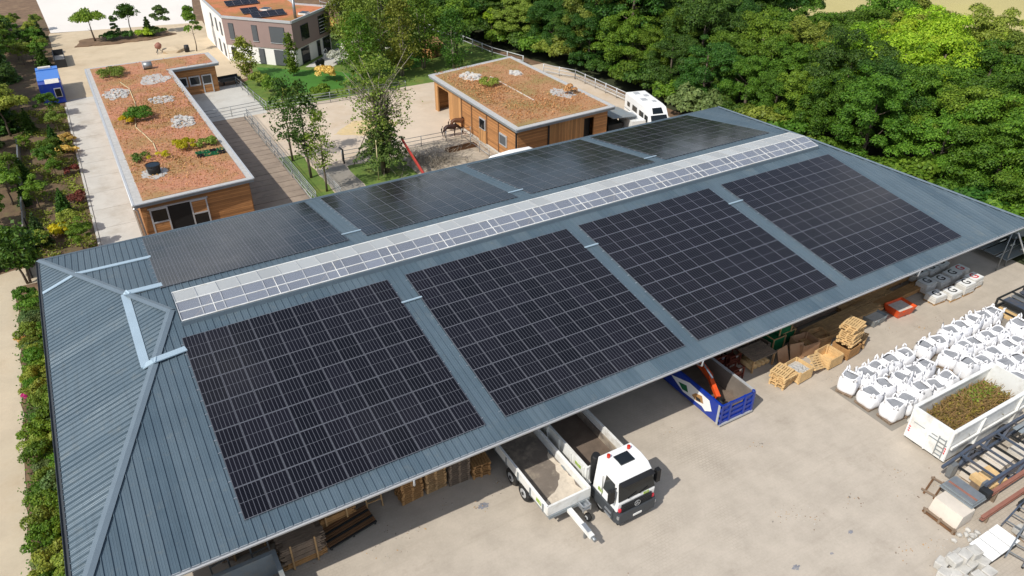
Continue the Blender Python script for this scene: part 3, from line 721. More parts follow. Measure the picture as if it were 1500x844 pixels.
# stones, bushes and other things lying on the planted roofs
STN = [stone_mesh('stone', 'gravel_strip', (.22, .17, .14), k) for k in range(4)]
def rock_patch(x, y, z, rx, ry, n, label, base='gravel_strip', seed=0, big=1.):
    q = random.Random(seed); t = thing('rock_patch', label, 'rocks', (x, y, z))
    pl = [(rx * math.cos(a) * f_, ry * math.sin(a) * f_) for a, f_ in [(6.283 * k / 26, q.uniform(.72, 1.08)) for k in range(26)]]
    MB().prism(pl, .0, .05).build('gravel', base, t)
    for k in range(n):
        a = q.uniform(0, 6.283); d = math.sqrt(q.random()) * .85; o = link('stone', STN[k % 4], t); s = q.uniform(.6, 1.5) * big
        o.location = (rx * d * math.cos(a), ry * d * math.sin(a), .08); o.scale = (s, s, s); o.rotation_euler = (0, 0, q.uniform(0, 6))
rock_patch(5.3, 68.9, 3.62, 1.5, 2.2, 18, 'round patch of pale stones behind the green bush on the stable roof', seed=1)
rock_patch(9.7, 72.4, 3.62, 1.7, 2.3, 3, 'bare sandy oval with few stones on the stable roof by the wing', 'gravel_strip', 2)
rock_patch(9.3, 64.4, 3.62, 1.5, 1.5, 7, 'small pointed patch of grey stones mid stable roof', seed=3)
rock_patch(9.9, 56.3, 3.62, 1.3, 2.1, 24, 'heap of bright white stones on the stable roof edge by the walkway', 'gravel_strip', 4, 1.2)
rock_patch(5.5, 44.1, 3.62, 1.2, 1.3, 0, 'ring of pale sand under the black tub on the stable roof', 'gravel_strip', 5)
rock_patch(41.2, 53.8, 4.02, 1.3, 1.7, 16, 'white slab pile on the barn roof near the open barn door', 'stone_white', 6, 1.2)
rock_patch(46.4, 52.4, 4.02, .9, 1.1, 10, 'little heap of mixed stones at the back of the barn roof', 'stone_white', 7, 1.3)
rock_patch(47.0, 43.5, 4.02, 1.3, 1.9, 2, 'round gravel disc with reeds on the barn roof', 'gravel_strip', 8)
tb = thing('tub', 'black round tub standing on the stable roof', 'tub', (5.55, 44.2, 3.67))
MB().tube([(0, 0, 0), (0, 0, .75)], [.5, .58], 20).build('body', 'black', tb); MB().tube([(0, 0, .70), (0, 0, .78)], [.63, .63], 20, False).build('rim', 'dark_metal', tb); MB().tube([(0, 0, .751), (0, 0, .756)], .5, 20).build('water', 'glass_dark', tb)
dr = thing('drum', 'pale metal drum lying on the stable roof', 'drum', (9.7, 77.3, 3.63)); MB().tube([(-.5, 0, .42), (.5, 0, .42)], .42, 14).build('body', 'galv', dr); MB().tube([(-.53, 0, .42), (-.5, 0, .42)], .45, 14).build('rim', 'trim_light', dr)
def bush(name, label, loc, rx, rz, m, seed, n=14, leaf=.14, nl=110, group=None, cat='bush'):
    t = thing(name, label, cat, loc, 0, group); link('foliage', crown_mesh('foliage', m, rx, rz, 0, n, nl, leaf, seed, (.3, .5), .1), t); return t
bush('roof_bush', 'green grassy clump at the far corner of the stable roof', (5.6, 76.2, 3.6), 1.4, .4, 'leaf_olive', 21, 16)
bush('roof_bush', 'large green bush beside yellow flowers on the stable roof', (6.4, 59.2, 3.6), 1.2, .55, 'leaf_mid', 22, 18)
bush('roof_bush', 'round yellow flowering clump against the large green roof bush', (5.1, 58.4, 3.6), .7, .4, 'leaf_yellow', 23, 9)
bush('roof_bush', 'bright yellow flowering clump by the green crates on the stable roof', (9.0, 48.6, 3.6), .85, .45, 'leaf_yellow', 24, 12)
bush('roof_bush', 'sparse yellow flowers near the black tub', (6.5, 47.3, 3.6), .8, .25, 'leaf_yellow', 25, 6, .12, 60)
bush('roof_bush', 'low green weeds near the black tub', (5.0, 48.1, 3.6), .8, .25, 'leaf_dark', 26, 6, .14, 60)
bush('roof_bush', 'dry green clump at the roof edge beyond the green crates', (10.9, 48.6, 3.6), .9, .3, 'leaf_olive', 27, 9)
bush('roof_bush', 'yellow reeds in the gravel disc of the barn roof', (47.8, 43.2, 4.05), .8, .35, 'dry_grass', 28, 7)
bush('roof_bush', 'yellow green tall weeds mid barn roof', (41.3, 49.8, 4.0), 1.0, .4, 'leaf_olive', 29, 9)
gc = thing('planting_crates', 'green plastic planting crates set into the stable roof', 'crates', (10.6, 46.4, 3.63))
for k in range(8):
    x, y = (k % 4) * .62 - .9, (k // 4) * .72 - .4; c = MB()
    for s in (-.26, 0, .26): c.b2((x + s - .02, y - .3, 0), (x + s + .02, y + .3, .16)); c.b2((x - .28, y + s * 1.1 - .02, 0.005), (x + .28, y + s * 1.1 + .02, .155))
    c.build('crate', 'green_mesh' if k % 3 else 'black', gc)
hp = [(6.1, 73.2), (6.7, 70), (6.6, 64.7), (6.4, 62.4), (5.65, 56.8), (6.1, 54.2), (6.5, 51.4), (6.45, 49.1)]
tag(MB().tube([(x, y, 3.69) for x, y in hp], .05, 6).build('hose', 'hose'), 'long pale hose snaking along the stable roof', 'hose')

# ------------------------------------------------------------------ house
hs = thing('house', 'two-storey house with mauve upper floor and white ground floor', 'house', (28.6, 81.2, 0), math.atan2(.67, .74))
HW, HD, ZS, ZT = 9.9, 10.9, 2.35, 5.9                  # local: x along the right face, y along the left face
MB().prism([(.12, .12), (HW - .12, .12), (HW - .12, 5.38), (.12, HD)], 0, ZS).build('ground_floor_wall', 'white_wall', hs)
MB().prism([(0, 0), (HW, 0), (HW, 5.4), (0, HD)], ZS, ZT - .05).build('upper_wall', 'mauve', hs)
WL = 15.0; wl, wr = (.67 * WL, HD + .74 * WL), (HW + .67 * WL, 5.4 + .74 * WL)
for a, b in (((0, 0), (HW, 0)), ((HW, 0), (HW, 5.4)), ((HW, 5.4), wr), (wr, wl), (wl, (0, HD)), ((0, HD), (0, 0))):
    MB().bar((*a, ZT + .12), (*b, ZT + .12), .22, .32).build('parapet', 'trim_light', hs)
MB().prism([(.1, .1), (HW - .1, .1), (HW - .1, 5.4), wr, wl, (.1, HD)], ZT - .05, ZT + .06).build('roof', 'sedum_house', hs)
MB().prism([(0.02, HD), (HW, 5.42), wr, wl], 0, ZT - .06).build('white_wing', 'white_wall', hs)
def win(face, c, z, w_, h_, m='blind', th=.06):
    if face == 'L': lo, hi = (-.07, c - w_ / 2, z), (-.01, c + w_ / 2, z + h_); f = B((-.05, c - w_ / 2 - .06, z - .06), (.0, c + w_ / 2 + .06, z + h_ + .06))
    else: lo, hi = (c - w_ / 2, -.07, z), (c + w_ / 2, -.01, z + h_); f = B((c - w_ / 2 - .06, -.05, z - .06), (c + w_ / 2 + .06, 0., z + h_ + .06))
    f = f.build('window', 'anthracite', hs); B(lo, hi).build('shutter' if m == 'blind' else 'pane', m, f)
    if face == 'L': B((-.12, c - w_ / 2 - .1, z - .12), (.0, c + w_ / 2 + .1, z - .06)).build('sill', 'trim_light', f)
win('L', 9.6, 3.2, .7, 2.0); win('L', 5.9, 3.2, .75, 2.0); win('L', 2.4, 3.2, 2.2, 2.0)
win('R', 3.0, 3.2, 1.9, 1.9, 'glass_dark'); win('R', 7.7, 2.9, 1.9, 2.4, 'glass_dark')
for k in range(5): MB().bar((6.8, -.09, 3.1 + k * .45), (8.6, -.09, 3.1 + k * .45), .05).build('window_slat', 'white_paint', hs)
def win2(face, c, z, w_, h_, m):
    f = (B((.03, c - w_ / 2, z), (.12, c + w_ / 2, z + h_)) if face == 'L' else B((c - w_ / 2, .03, z), (c + w_ / 2, .12, z + h_))).build('window', 'anthracite', hs)
    (B((0.0, c - w_ / 2 + .08, z + .08), (.03, c + w_ / 2 - .08, z + h_ - .08)) if face == 'L' else B((c - w_ / 2 + .08, 0.0, z + .08), (c + w_ / 2 - .08, .03, z + h_ - .08))).build('pane', m, f)
win2('L', 5.4, .05, .9, 2.1, 'blind'); win2('L', 2.2, .05, 2.4, 2.1, 'blind'); win2('L', 9.9, .4, .8, 1.6, 'glass_dark')
win2('R', 2.6, .05, 2.0, 2.1, 'glass_dark'); win2('R', 6.2, .05, .8, 2.1, 'glass_dark'); win2('R', 8.4, .05, 1.9, 2.1, 'glass_dark')
wd = Vector((.67, .74, 0)); wn = Vector((-.74, .67, 0))
for c, z in ((1.2, 3.2), (4.2, 3.2), (1.2, .3), (4.2, .3), (7.5, 3.2)):
    p = Vector((0, HD, 0)) + wd * c + wn * .03
    MB().bar(p + Vector((0, 0, z + .9)), p + wd * .9 + Vector((0, 0, z + .9)), .06, 1.8).build('window', 'blind', hs)
ch = MB().tube([(2.6, .9, ZT), (2.6, .9, ZT + 2.6)], .2, 10).build('chimney', 'galv', hs)
for x, y in ((5, 1.0), (5.6, 7.5), (4.2, 9.0)):
    v = B((x - .6, y - .6, ZT), (x + .6, y + .6, ZT + .3)).build('rooflight', 'white_paint', hs); B((x - .5, y - .5, ZT + .3), (x + .5, y + .5, ZT + .36)).build('pane', 'glass_dark', v)
def house_pv(x0, y0, n, label):
    a = thing('roof_solar_row', label, 'solar panels', (28.6, 81.2, ZT + .1), math.atan2(.67, .74) - .72)
    for k in range(n):
        o = link('solar_module', MOD, a); o.location = (x0 + k * 1.16, y0, .35); o.rotation_euler = (R_(14), 0, 0)
        B((x0 + k * 1.16 - .4, y0 + .5, -.05), (x0 + k * 1.16 - .3, y0 + .6, .42)).build('support', 'alu', a)
house_pv(-3.2, 5.4, 4, 'longer row of tilted solar panels on the house roof'); house_pv(-3.7, 8.6, 2, 'shorter row of tilted solar panels on the house roof')
house_pv(-4.5, 14.5, 4, 'solar row at the back of the house roof')

# ------------------------------------------------------------------ fences
def rail_fence(pts, label, h=1.15, rails=(.45, .8, 1.15), step=2.6, m='galv', r=.03, group=None):
    f = thing('rail_fence', label, 'fence', (*pts[0], 0), 0, group); o = Vector((*pts[0], 0))
    for a, b in zip(pts, pts[1:]):
        a, b = Vector((*a, 0)) - o, Vector((*b, 0)) - o; L = (b - a).length; n = max(1, round(L / step))
        for k in range(n + 1): p = a.lerp(b, k / n); MB().tube([p, p + Vector((0, 0, h + .03))], r * 1.25, 6).build('post', m, f)
        for z in rails: MB().tube([a + Vector((0, 0, z)), b + Vector((0, 0, z))], r, 5).build('rail', m, f)
    return f
rail_fence([(17.75, 39.2), (17.75, 64.6)], 'double metal rail fence along the slatted walkway', 1.1, (.25, .5, .8, 1.08), 2.6, 'trim_grey')
rail_fence([(17.35, 39.2), (17.35, 64.0)], 'low inner rail fence beside the slatted walkway', .8, (.4, .78), 3.2, 'galv')
rail_fence([(12.6, 65.6), (20.0, 66.2)], 'thin rail fence across the terrace front', 1.2, (.4, .8, 1.18), 3.7)
rail_fence([(20.3, 65.6), (19.5, 77.4)], 'rail fence at the garden side of the terrace', 1.15, (.3, .7, 1.12), 2.4)
rail_fence([(20.5, 65.2), (37.4, 64.4)], 'long metal fence between lawn and paddock', 1.3, (.3, .62, .95, 1.28), 2.4)
rail_fence([(22.9, 46.9), (37.2, 46.4)], 'thin rail fence with the horses behind it', 1.15, (.3, .72, 1.12), 2.9)
rail_fence([(36.1, 46.3), (36.0, 40)], 'short rail fence running to the hall beside the barn', 1.15, (.45, 1.12), 2.2)
rail_fence([(19.9, 49), (20.0, 39)], 'wire fence beside the gravel path and tree row', 1.0, (.25, .5, .75, 1.0), 1.6, 'galv', .02)
rail_fence([(43.8, 118), (50.5, 97), (53.5, 86), (54.6, 73), (56.2, 67)], 'pale rail fence along the wood edge behind the garden', 1.2, (.5, 1.15), 2.6, 'trim_light', .06)
rail_fence([(56.4, 62), (58.6, 57.7), (58.7, 46.6)], 'pale rail fence along the wood edge behind the barn', 1.25, (.35, .8, 1.2), 2.4, 'trim_light', .05)
wl_ = thing('retaining_wall', 'grey fence wall at the corner of the hedge bed', 'wall', (-5.2, 37, 0))
for k in range(14): B((-.08, .3 + k * 2.2, 0), (.04, .3 + k * 2.2 + 2.12, 1.0 + .1 * (k % 2))).build('panel', 'concrete_dark' if k < 5 else 'galv', wl_)
for k in range(5): B((.1, .3 + k * 2.2, 0), (.2, .42 + k * 2.2, 1.2)).build('post', 'dark_metal', wl_)
gp = thing('gate_post', 'grey gate post at the end of the paddock rail fence', 'post', (22.85, 46.3, 0)); MB().tube([(0, 0, 0), (0, 0, 1.5), (-.3, .2, 1.75)], .09, 7).build('post', 'anthracite', gp)
pl = thing('prop_pole', 'thin dark pole leaning towards the big tree', 'pole', (23.4, 45.2, 0)); MB().tube([(0, 0, 0), (1.7, .3, 2.9)], .04, 6).build('pole', 'bark', pl)
pl = thing('prop_pole', 'thin pale upright stake on the grass patch', 'pole', (24.4, 40.9, 0)); MB().tube([(0, 0, 0), (0.1, 0, 4.0)], .04, 6).build('pole', 'hose', pl)

# ------------------------------------------------------------------ the wood behind
broad = []
specs = [('leaf_dark', 4.2, 4.4), ('leaf_dark', 4.8, 5.0), ('leaf_mid', 4.4, 4.2), ('leaf_mid', 3.8, 4.8), ('leaf_olive', 4.0, 4.4), ('leaf_grey', 4.3, 4.6), ('leaf_lime', 4.6, 4.0), ('leaf_dark', 3.6, 5.4)]
for i, (m, rx, rz) in enumerate(specs):
    broad.append((crown_mesh('crown', m, rx, rz, 1.3, 90, 820, .185, 100 + i, (.14, .28), .8), trunk_mesh('trunk', 8.2, .26, 6, 2.6, 60 + i), m))
GL = {0: 'dense dark green broadleaf tree in the wood', 1: 'big dark round-crowned broadleaf tree in the wood', 2: 'mid green spreading broadleaf tree in the wood', 3: 'mid green tall narrow broadleaf tree in the wood', 4: 'olive green airy tree in the wood', 5: 'grey-green feathery tree in the wood', 7: 'tall dark oval-crowned tree in the wood'}
def lbound(y):   # x of the wood's near edge
    P_ = [(-40, 70), (0, 64.5), (20, 63.5), (34, 63.5), (42, 63.2), (55, 62.0), (65, 60.0), (76, 57.8), (92, 54), (110, 48), (150, 40)]
    for (y0, x0), (y1, x1) in zip(P_, P_[1:]):
        if y0 <= y <= y1: return x0 + (x1 - x0) * (y - y0) / (y1 - y0)
    return 70
def rbound(y):
    P_ = [(-40, 100), (0, 88), (20, 90), (30, 96), (40, 95), (45, 84), (49, 84), (54, 95), (66, 98), (80, 96), (90, 92), (110, 86), (150, 76)]
    for (y0, x0), (y1, x1) in zip(P_, P_[1:]):
        if y0 <= y <= y1: return x0 + (x1 - x0) * (y - y0) / (y1 - y0)
    return 90
q = random.Random(5); forest = []
y = -14.
while y < 132:
    x = lbound(y) + q.uniform(1.6, 3.2)
    while x < rbound(y):
        forest.append((x + q.uniform(-1.2, 1.2), y + q.uniform(-1.6, 1.6))); x += q.uniform(4.2, 5.8)
    y += 4.6
SPECIAL = {}
for (x, y) in forest:
    edge = x - lbound(y) < 4.6
    if math.hypot(x - 80.5, y - 25.8) < 4.8: k = 6
    elif y < 22 and x > 72: k = q.choice([5, 2, 4, 2])
    elif x > 76 and y < 45: k = q.choice([2, 3, 4, 2, 4])
    elif y > 60: k = q.choice([0, 1, 0, 7, 2, 4])
    else: k = q.choice([0, 1, 7, 2, 3, 0, 2])
    c, t, m = broad[k]
    s = q.uniform(.70, .88) if edge else (q.uniform(.74, 1.1) if y < 54 else q.uniform(.9, 1.4))
    if 44 < y < 49 and x > 72: s = q.uniform(.62, .74)
    if y < 28 and x > 68: s = q.uniform(.84, 1.06)
    if 28 <= y < 44 and x > 72: s *= 1.12
    if k == 6: s = q.uniform(1.05, 1.15)
    elif 14 < y < 25.5 and 66 < x < 79: s = min(s, .9)
    nm = 'bright lime green tree standing out in the wood' if k == 6 else GL[k]
    tree('forest_tree', nm, c, t, (x, y, 0), s * q.uniform(.95, 1.05), q.uniform(0, 6.28), nm.replace(' tree', ' trees'), sz=s * q.uniform(.9, 1.12))
# shrubs along the edge of the wood
shr = [crown_mesh('foliage', m, 1.9, 1.5, 0, 26, 130, .26, 200 + i, (.26, .44), .1) for i, m in enumerate(('leaf_mid', 'leaf_dark', 'leaf_olive', 'leaf_grey'))]
SL = ['mid green shrub at the foot of the wood', 'dark shrub at the foot of the wood', 'olive shrub at the foot of the wood', 'pale grey-green shrub at the foot of the wood']
y = -10
while y < 100:
    k = q.choice([0, 1, 1, 2, 0]); 
    t = thing('edge_shrub', SL[k], 'shrub', (lbound(y) + q.uniform(-.4, .8), y, 0), q.uniform(0, 6), SL[k].replace('shrub', 'shrubs')); s = q.uniform(.8, 1.3); t.scale = (s, s, s); link('foliage', shr[k], t)
    y += q.uniform(2.0, 3.2)
t = thing('flowering_shrub', 'round pale flowering shrub beside the motorhome', 'shrub', (61.6, 37.6, 0)); t.scale = (1.25, 1.25, 1.35); link('foliage', shr[3], t)
tree('lime_sapling', 'small bright yellow-green tree on a thin trunk behind the garden', crown_mesh('crown', 'leaf_lime', 1.3, 1.6, 2.4, 18, 110, .24, 300), trunk_mesh('trunk', 3.6, .08, 3, .8, 301), (56.6, 77, 0))
tree('garden_tree', 'bright green multi-stem tree at the garden end by the fence', crown_mesh('crown', 'leaf_mid', 2.5, 2.6, 2.0, 34, 120, .3, 302), trunk_mesh('trunk', 4.5, .1, 4, 1.2, 303, stems=4), (49.5, 74.5, 0), 1.15)

# ------------------------------------------------------------------ trees of paddock and garden
birch_t = trunk_mesh('trunk', 7.4, .13, 12, 1.5, 401, 'bark')
tree('young_tree', 'leafy young tree on the grass strip, tallest and densest of three', sparse_crown('crown', 'leaf_dark', 9.2, 2.6, 1.7, 84, 26, .2, 402, (.35, .75)), birch_t, (18.9, 44.6, 0))
tree('young_tree', 'slim young tree on the grass strip nearest the hall', sparse_crown('crown', 'leaf_olive', 7.6, 2.6, 1.35, 52, 20, .19, 403, (.3, .7)), trunk_mesh('trunk', 6.4, .1, 8, 1.1, 404, 'bark'), (19.3, 40.9, 0))
tree('young_tree', 'young tree at the far end of the grass strip by the paddock', sparse_crown('crown', 'leaf_dark', 8.4, 2.2, 1.6, 66, 24, .2, 405, (.35, .7)), trunk_mesh('trunk', 7, .11, 9, 1.2, 406, 'bark'), (18.6, 49.6, 0))
bt = thing('multi_stem_tree', 'big multi-stem tree on the grass patch with bare upper branches', 'tree', (25.6, 42.2, 0))
link('trunk', trunk_mesh('trunk', 8.2, .19, 9, 2.2, 410, 'bark', 4), bt)
link('crown', conifer_mesh('crown', 'leaf_spruce', 7.4, 2.6, 2.3, 10, 411, .15), bt)
link('inner_leaves', sparse_crown('inner_leaves', 'leaf_spruce', 8.2, 3.2, 2.2, 70, 22, .18, 413, (.3, .7)), bt)
mb = MB(); qq = random.Random(12)
for k in range(46):
    a = qq.uniform(0, 6.28); z = qq.uniform(4.5, 8); L = qq.uniform(1.6, 3.8); e = Vector((math.cos(a) * L, math.sin(a) * L, z + L * qq.uniform(.6, 1.3)))
    b = Vector((math.cos(a) * .2, math.sin(a) * .2, z)); mb.tube([b, b.lerp(e, .5) + Vector((0, 0, .2)), e], [.05, .035, .012], 4, False)
mb.build('bare_branches', 'bark_pale', bt)
link('upper_leaves', sparse_crown('upper_leaves', 'leaf_olive', 11.2, 4.6, 3.7, 150, 16, .18, 412, (.35, .9)), bt)
for i, (x, y, s, m, lab) in enumerate([(33.5, 69, 1.1, 'leaf_mid', 'light green garden tree behind the paddock fence'), (39.5, 70.5, 1.2, 'leaf_olive', 'airy olive garden tree near the barn corner'), (43.8, 79, 1.15, 'leaf_mid', 'spreading garden tree before the timber playhouse'), (37, 86.5, 1.0, 'leaf_olive', 'pale twiggy garden tree beside the house corner'), (41.5, 92, 1.1, 'leaf_mid', 'garden tree behind the rocks near the wood fence'), (36.2, 76.6, .9, 'leaf_olive', 'thin garden tree beside the lawn edge'), (46.3, 68.7, 1.0, 'leaf_dark', 'dark garden tree behind the barn'), (35.0, 72.2, 1.3, 'leaf_olive', 'tall airy light green tree at the lawn corner'), (40.2, 78.6, 1.3, 'leaf_olive', 'tall light green tree amid the garden'), (46.6, 84.5, 1.3, 'leaf_mid', 'tall fresh green tree near the rockery'), (43.5, 72.3, 1.2, 'leaf_mid', 'fresh green tree between lawn and barn')]):
    tree('garden_tree', lab, sparse_crown('crown', m, 8.0, 1.2, 2.4, 120, 32, .2, 430 + i, (.4, .9)), trunk_mesh('trunk', 6.5, .1, 9, 1.6, 440 + i, 'bark_pale', 2), (x, y, 0), s)
for i, (x, y, s, m, lab) in enumerate([(30.1, 73.5, 1.0, 'leaf_gold', 'golden shrub on the lawn edge'), (40.5, 97, 1.2, 'leaf_gold', 'golden shrub behind the house near the fence'), (34.6, 79.8, 1.1, 'leaf_white', 'white blossoming bush beside the house terrace'), (37.2, 82.4, 1.2, 'leaf_white', 'white blossoming bush between the garden trees'), (39.6, 84.2, .9, 'leaf_grey', 'grey bush between the garden trees'), (22, 75.8, .9, 'leaf_olive', 'olive bush at the terrace fence'), (22.6, 72, 1.0, 'leaf_mid', 'green bush at the terrace fence corner'), (23.5, 68.5, .9, 'leaf_olive', 'loose bush behind the terrace fence'), (27.5, 67.3, .8, 'leaf_mid', 'low green bush along the paddock fence by the lawn'), (31.5, 67.1, .9, 'leaf_dark', 'dark bush along the paddock fence'), (35.3, 66.8, .9, 'leaf_mid', 'bush along the paddock fence near the barn'), (41, 75, 1.3, 'leaf_mid', 'wide green bush under the garden trees'), (45.5, 88, 1.4, 'leaf_dark', 'dark bush beyond the garden rocks'), (49.5, 83.5, 1.2, 'leaf_mid', 'green bush near the wood fence'), (46, 101, 1.5, 'leaf_mid', 'green bush at the far fence corner'), (38.5, 101, 1.5, 'leaf_dark', 'dark bush behind the house')]):
    t = bush('garden_bush', lab, (x, y, 0), 1.3 * s, .9 * s, m, 500 + i, 14, .2, 90); 
tree('slim_tree', 'slim upright tree in front of the house corner', sparse_crown('crown', 'leaf_mid', 5.4, .6, .9, 60, 36, .2, 520, (.3, .5)), trunk_mesh('trunk', 4.6, .06, 4, .5, 521), (27.0, 77.6, 0))
tree('slim_tree', 'loose young tree at the left foot of the house', sparse_crown('crown', 'leaf_olive', 5.0, .5, 1.5, 70, 30, .22, 522, (.4, .7)), trunk_mesh('trunk', 4, .06, 5, .9, 523), (21.6, 80.4, 0))
# islands of the sand yard
umb = thing('umbrella_tree', 'umbrella-shaped clipped tree on the sandy island', 'tree', (5.9, 110, 0)); link('trunk', trunk_mesh('trunk', 3.4, .14, 5, .9, 530), umb); link('crown', crown_mesh('crown', 'leaf_mid', 2.2, .75, 2.7, 34, 130, .24, 531, (.26, .4), .1), umb)
u2 = thing('umbrella_tree', 'loose umbrella-shaped tree behind the island shrubs', 'tree', (11.2, 110.5, 0)); link('trunk', trunk_mesh('trunk', 3.6, .11, 5, .9, 532), u2); link('crown', sparse_crown('crown', 'leaf_dark', 4.7, 3.1, 1.6, 60, 40, .22, 533, (.3, .6)), u2)
tree('island_conifer', 'dark bushy upright tree on the sandy island', crown_mesh('crown', 'leaf_conifer', 1.1, 2.0, .3, 26, 120, .2, 534, (.34, .5), .6), None, (16.0, 111, 0))
tree('island_conifer', 'narrow dark cypress on the sandy island', crown_mesh('crown', 'leaf_conifer', .6, 1.9, .2, 20, 90, .18, 535, (.4, .6), .6), None, (9.2, 110.4, 0))
tree('island_conifer', 'small conifer on the sandy island near the dark upright tree', conifer_mesh('crown', 'leaf_conifer', 2.8, .9, .2, 9, 536), None, (13.6, 109.6, 0))
for i, (x, y, m, lab) in enumerate([(7.8, 109.8, 'leaf_dark', 'dark low shrub under the umbrella tree'), (9.9, 109.3, 'leaf_dark', 'dark low shrub beside the cypress'), (12.8, 108.9, 'leaf_lime', 'lime green low shrub on the island'), (14.8, 109.2, 'leaf_dark', 'dark creeping shrub on the island end')]): bush('island_bush', lab, (x, y, 0), 1.2, .6, m, 540 + i, 14, .18, 90)
tag(MB().prism(wobble([(3, 108), (8, 107), (13, 107), (17.5, 108.5), (16, 112), (9, 112.5), (4, 112)], .2, .8, 3), .0, .12).build('soil_island', 'soil'), kind='structure')
tree('street_tree', 'pyramidal young tree standing alone before the house', crown_mesh('crown', 'leaf_mid', 1.5, 2.4, 1.6, 34, 90, .24, 550, (.26, .42), .6, shape='cone'), trunk_mesh('trunk', 3.6, .08, 4, .7, 551), (18.3, 96.9, 0))
# hedge bed along the driveway: trees, conifers, shrubs
hb = [(crown_mesh('crown', m, 1.4, 1.8, .5, 26, 170, .17, 600 + i, (.24, .42), .5), trunk_mesh('trunk', 2.6, .08, 4, .8, 610 + i)) for i, m in enumerate(('leaf_mid', 'leaf_dark', 'leaf_olive', 'leaf_mid'))]
hc = [conifer_mesh('crown', m, 4.6, 1.5, .3, 12, 620 + i) for i, m in enumerate(('leaf_conifer', 'leaf_dark'))]
HLb = ['mid green bushy tree in the hedge bed by the driveway', 'dark green bushy tree in the hedge bed by the driveway', 'olive bushy tree in the hedge bed by the driveway', 'fresh green rounder tree in the hedge bed by the driveway']
HLc = ['dark conifer in the hedge bed by the driveway', 'fresh green conifer in the hedge bed by the driveway']
y = 41.
while y < 128:
    for xa, xb, p in ((-8.6, -5.9, .9), (-5.2, -3.6, .42), (-2.9, -1.2, .48)):
        if q.random() > p or (79 < y < 92 and xb > -4): continue
        x = q.uniform(xa, xb); far = y > 70; s = q.uniform(.75, 1.25) * (1.05 if xa < -8 else .56) * (1.15 if far else 1)
        if q.random() < .3:
            k = q.randrange(2); t = thing('hedge_conifer', HLc[k], 'tree', (x, y + q.uniform(-.8, .8), 0), q.uniform(0, 6), HLc[k].replace('conifer', 'conifers')); t.scale = (s, s, s); link('crown', hc[k], t)
        else:
            k = q.choice([0, 0, 1, 2, 2, 3]); tree('hedge_tree', HLb[k], hb[k][0], hb[k][1], (x, y + q.uniform(-.8, .8), 0), s, q.uniform(0, 6), HLb[k].replace('tree', 'trees', 1))
    y += 2.3
for i, (x, y, m, lab) in enumerate([(-2.6, 44, 'leaf_yellow', 'yellow shrub in the hedge bed near the hall corner'), (-.9, 63, 'leaf_gold', 'golden shrub strip at the driveway kerb'), (-.9, 66.5, 'leaf_gold', 'second golden shrub up the driveway kerb'), (-.8, 57, 'leaf_red', 'reddish low shrub at the driveway kerb'), (-.9, 50, 'leaf_red', 'dark reddish shrub at the kerb towards the hall')]): bush('kerb_shrub', lab, (x, y, 0), .8, .45, m, 640 + i, 10, .16, 80)
tree('corner_tree', 'small loose tree with dark leaves at the rear hall corner', sparse_crown('crown', 'leaf_dark', 4.6, 1.8, 1.9, 70, 34, .24, 650, (.3, .7)), trunk_mesh('trunk', 3.8, .09, 6, 1.2, 651, 'bark', 2), (-5.3, 36.6, 0))
gcov = np.stack([r.uniform(-5.1, -.3, 14000), r.uniform(40, 80, 14000), r.uniform(.02, .25, 14000)], 1); gcov = gcov[(np.sin(gcov[:, 1] * 1.7) + np.sin(gcov[:, 0] * 2.1 + gcov[:, 1])) > -.2]
tag(link('ground_cover', tufts('ground_cover', gcov, 'leaf_olive', .15, 1., 652)), 'low green ground cover in the hedge bed', 'ground cover', kind='stuff')
# planting strip along the hip end of the hall
bs = [crown_mesh('foliage', m, .68, .34, 0, 16, 150, .085, 660 + i, (.26, .44), .1) for i, m in enumerate(('leaf_mid', 'leaf_olive', 'leaf_olive', 'leaf_mid', 'leaf_grey'))]
BL = ['mid green bushy plant in the strip beside the hall', 'olive bushy plant in the strip beside the hall', 'loose olive plant in the strip beside the hall', 'fresh green plant in the strip beside the hall', 'grey-green plant in the strip beside the hall']
y = 1.
while y < 34:
    for xx in (-5.35, -4.5):
        k = q.choice([0, 0, 1, 1, 2, 4, 3]); t = thing('border_plant', BL[k], 'plant', (xx + q.uniform(-.3, .3), y + q.uniform(-.4, .4), 0), q.uniform(0, 6), BL[k].replace('plant', 'plants')); s = q.uniform(.75, 1.2); t.scale = (s, s, s * q.uniform(.8, 1.5)); link('foliage', bs[k], t)
    y += .9
bush('border_plant', 'orange flowering plant at the path edge of the hall strip', (-6.0, 28.4, 0), .35, .25, 'leaf_gold', 670, 6, .1, 50, cat='plant')
bush('border_plant', 'pink flowering plant at the path edge of the hall strip', (-5.95, 21.8, 0), .3, .25, 'leaf_pink', 671, 6, .1, 50, cat='plant')
gc2 = np.stack([r.normal(-4.95, .5, 16000).clip(-6.2, -3.9), r.uniform(2, 34.5, 16000), r.uniform(.02, .42, 16000)], 1)
tag(link('ground_cover', tufts('ground_cover', gc2, 'leaf_mid', .12, 1., 672)), 'low green ground cover in the strip beside the hall', 'ground cover', kind='stuff')
# twiggy brush on the trampled ground
brs = MB(); qb = random.Random(4)
for k in range(420):
    x, y = qb.gauss(30.6, 1.7), qb.gauss(42.2, 1.2); a = qb.uniform(0, 6.28); L = qb.uniform(.4, 1.2); brs.bar((x, y, .05), (x + L * math.cos(a), y + L * math.sin(a), qb.uniform(.1, .9)), .025)
tag(brs.build('brush_heap', 'bark_pale'), 'loose grey heap of cut twigs between big tree and barn', 'brush', kind='stuff')

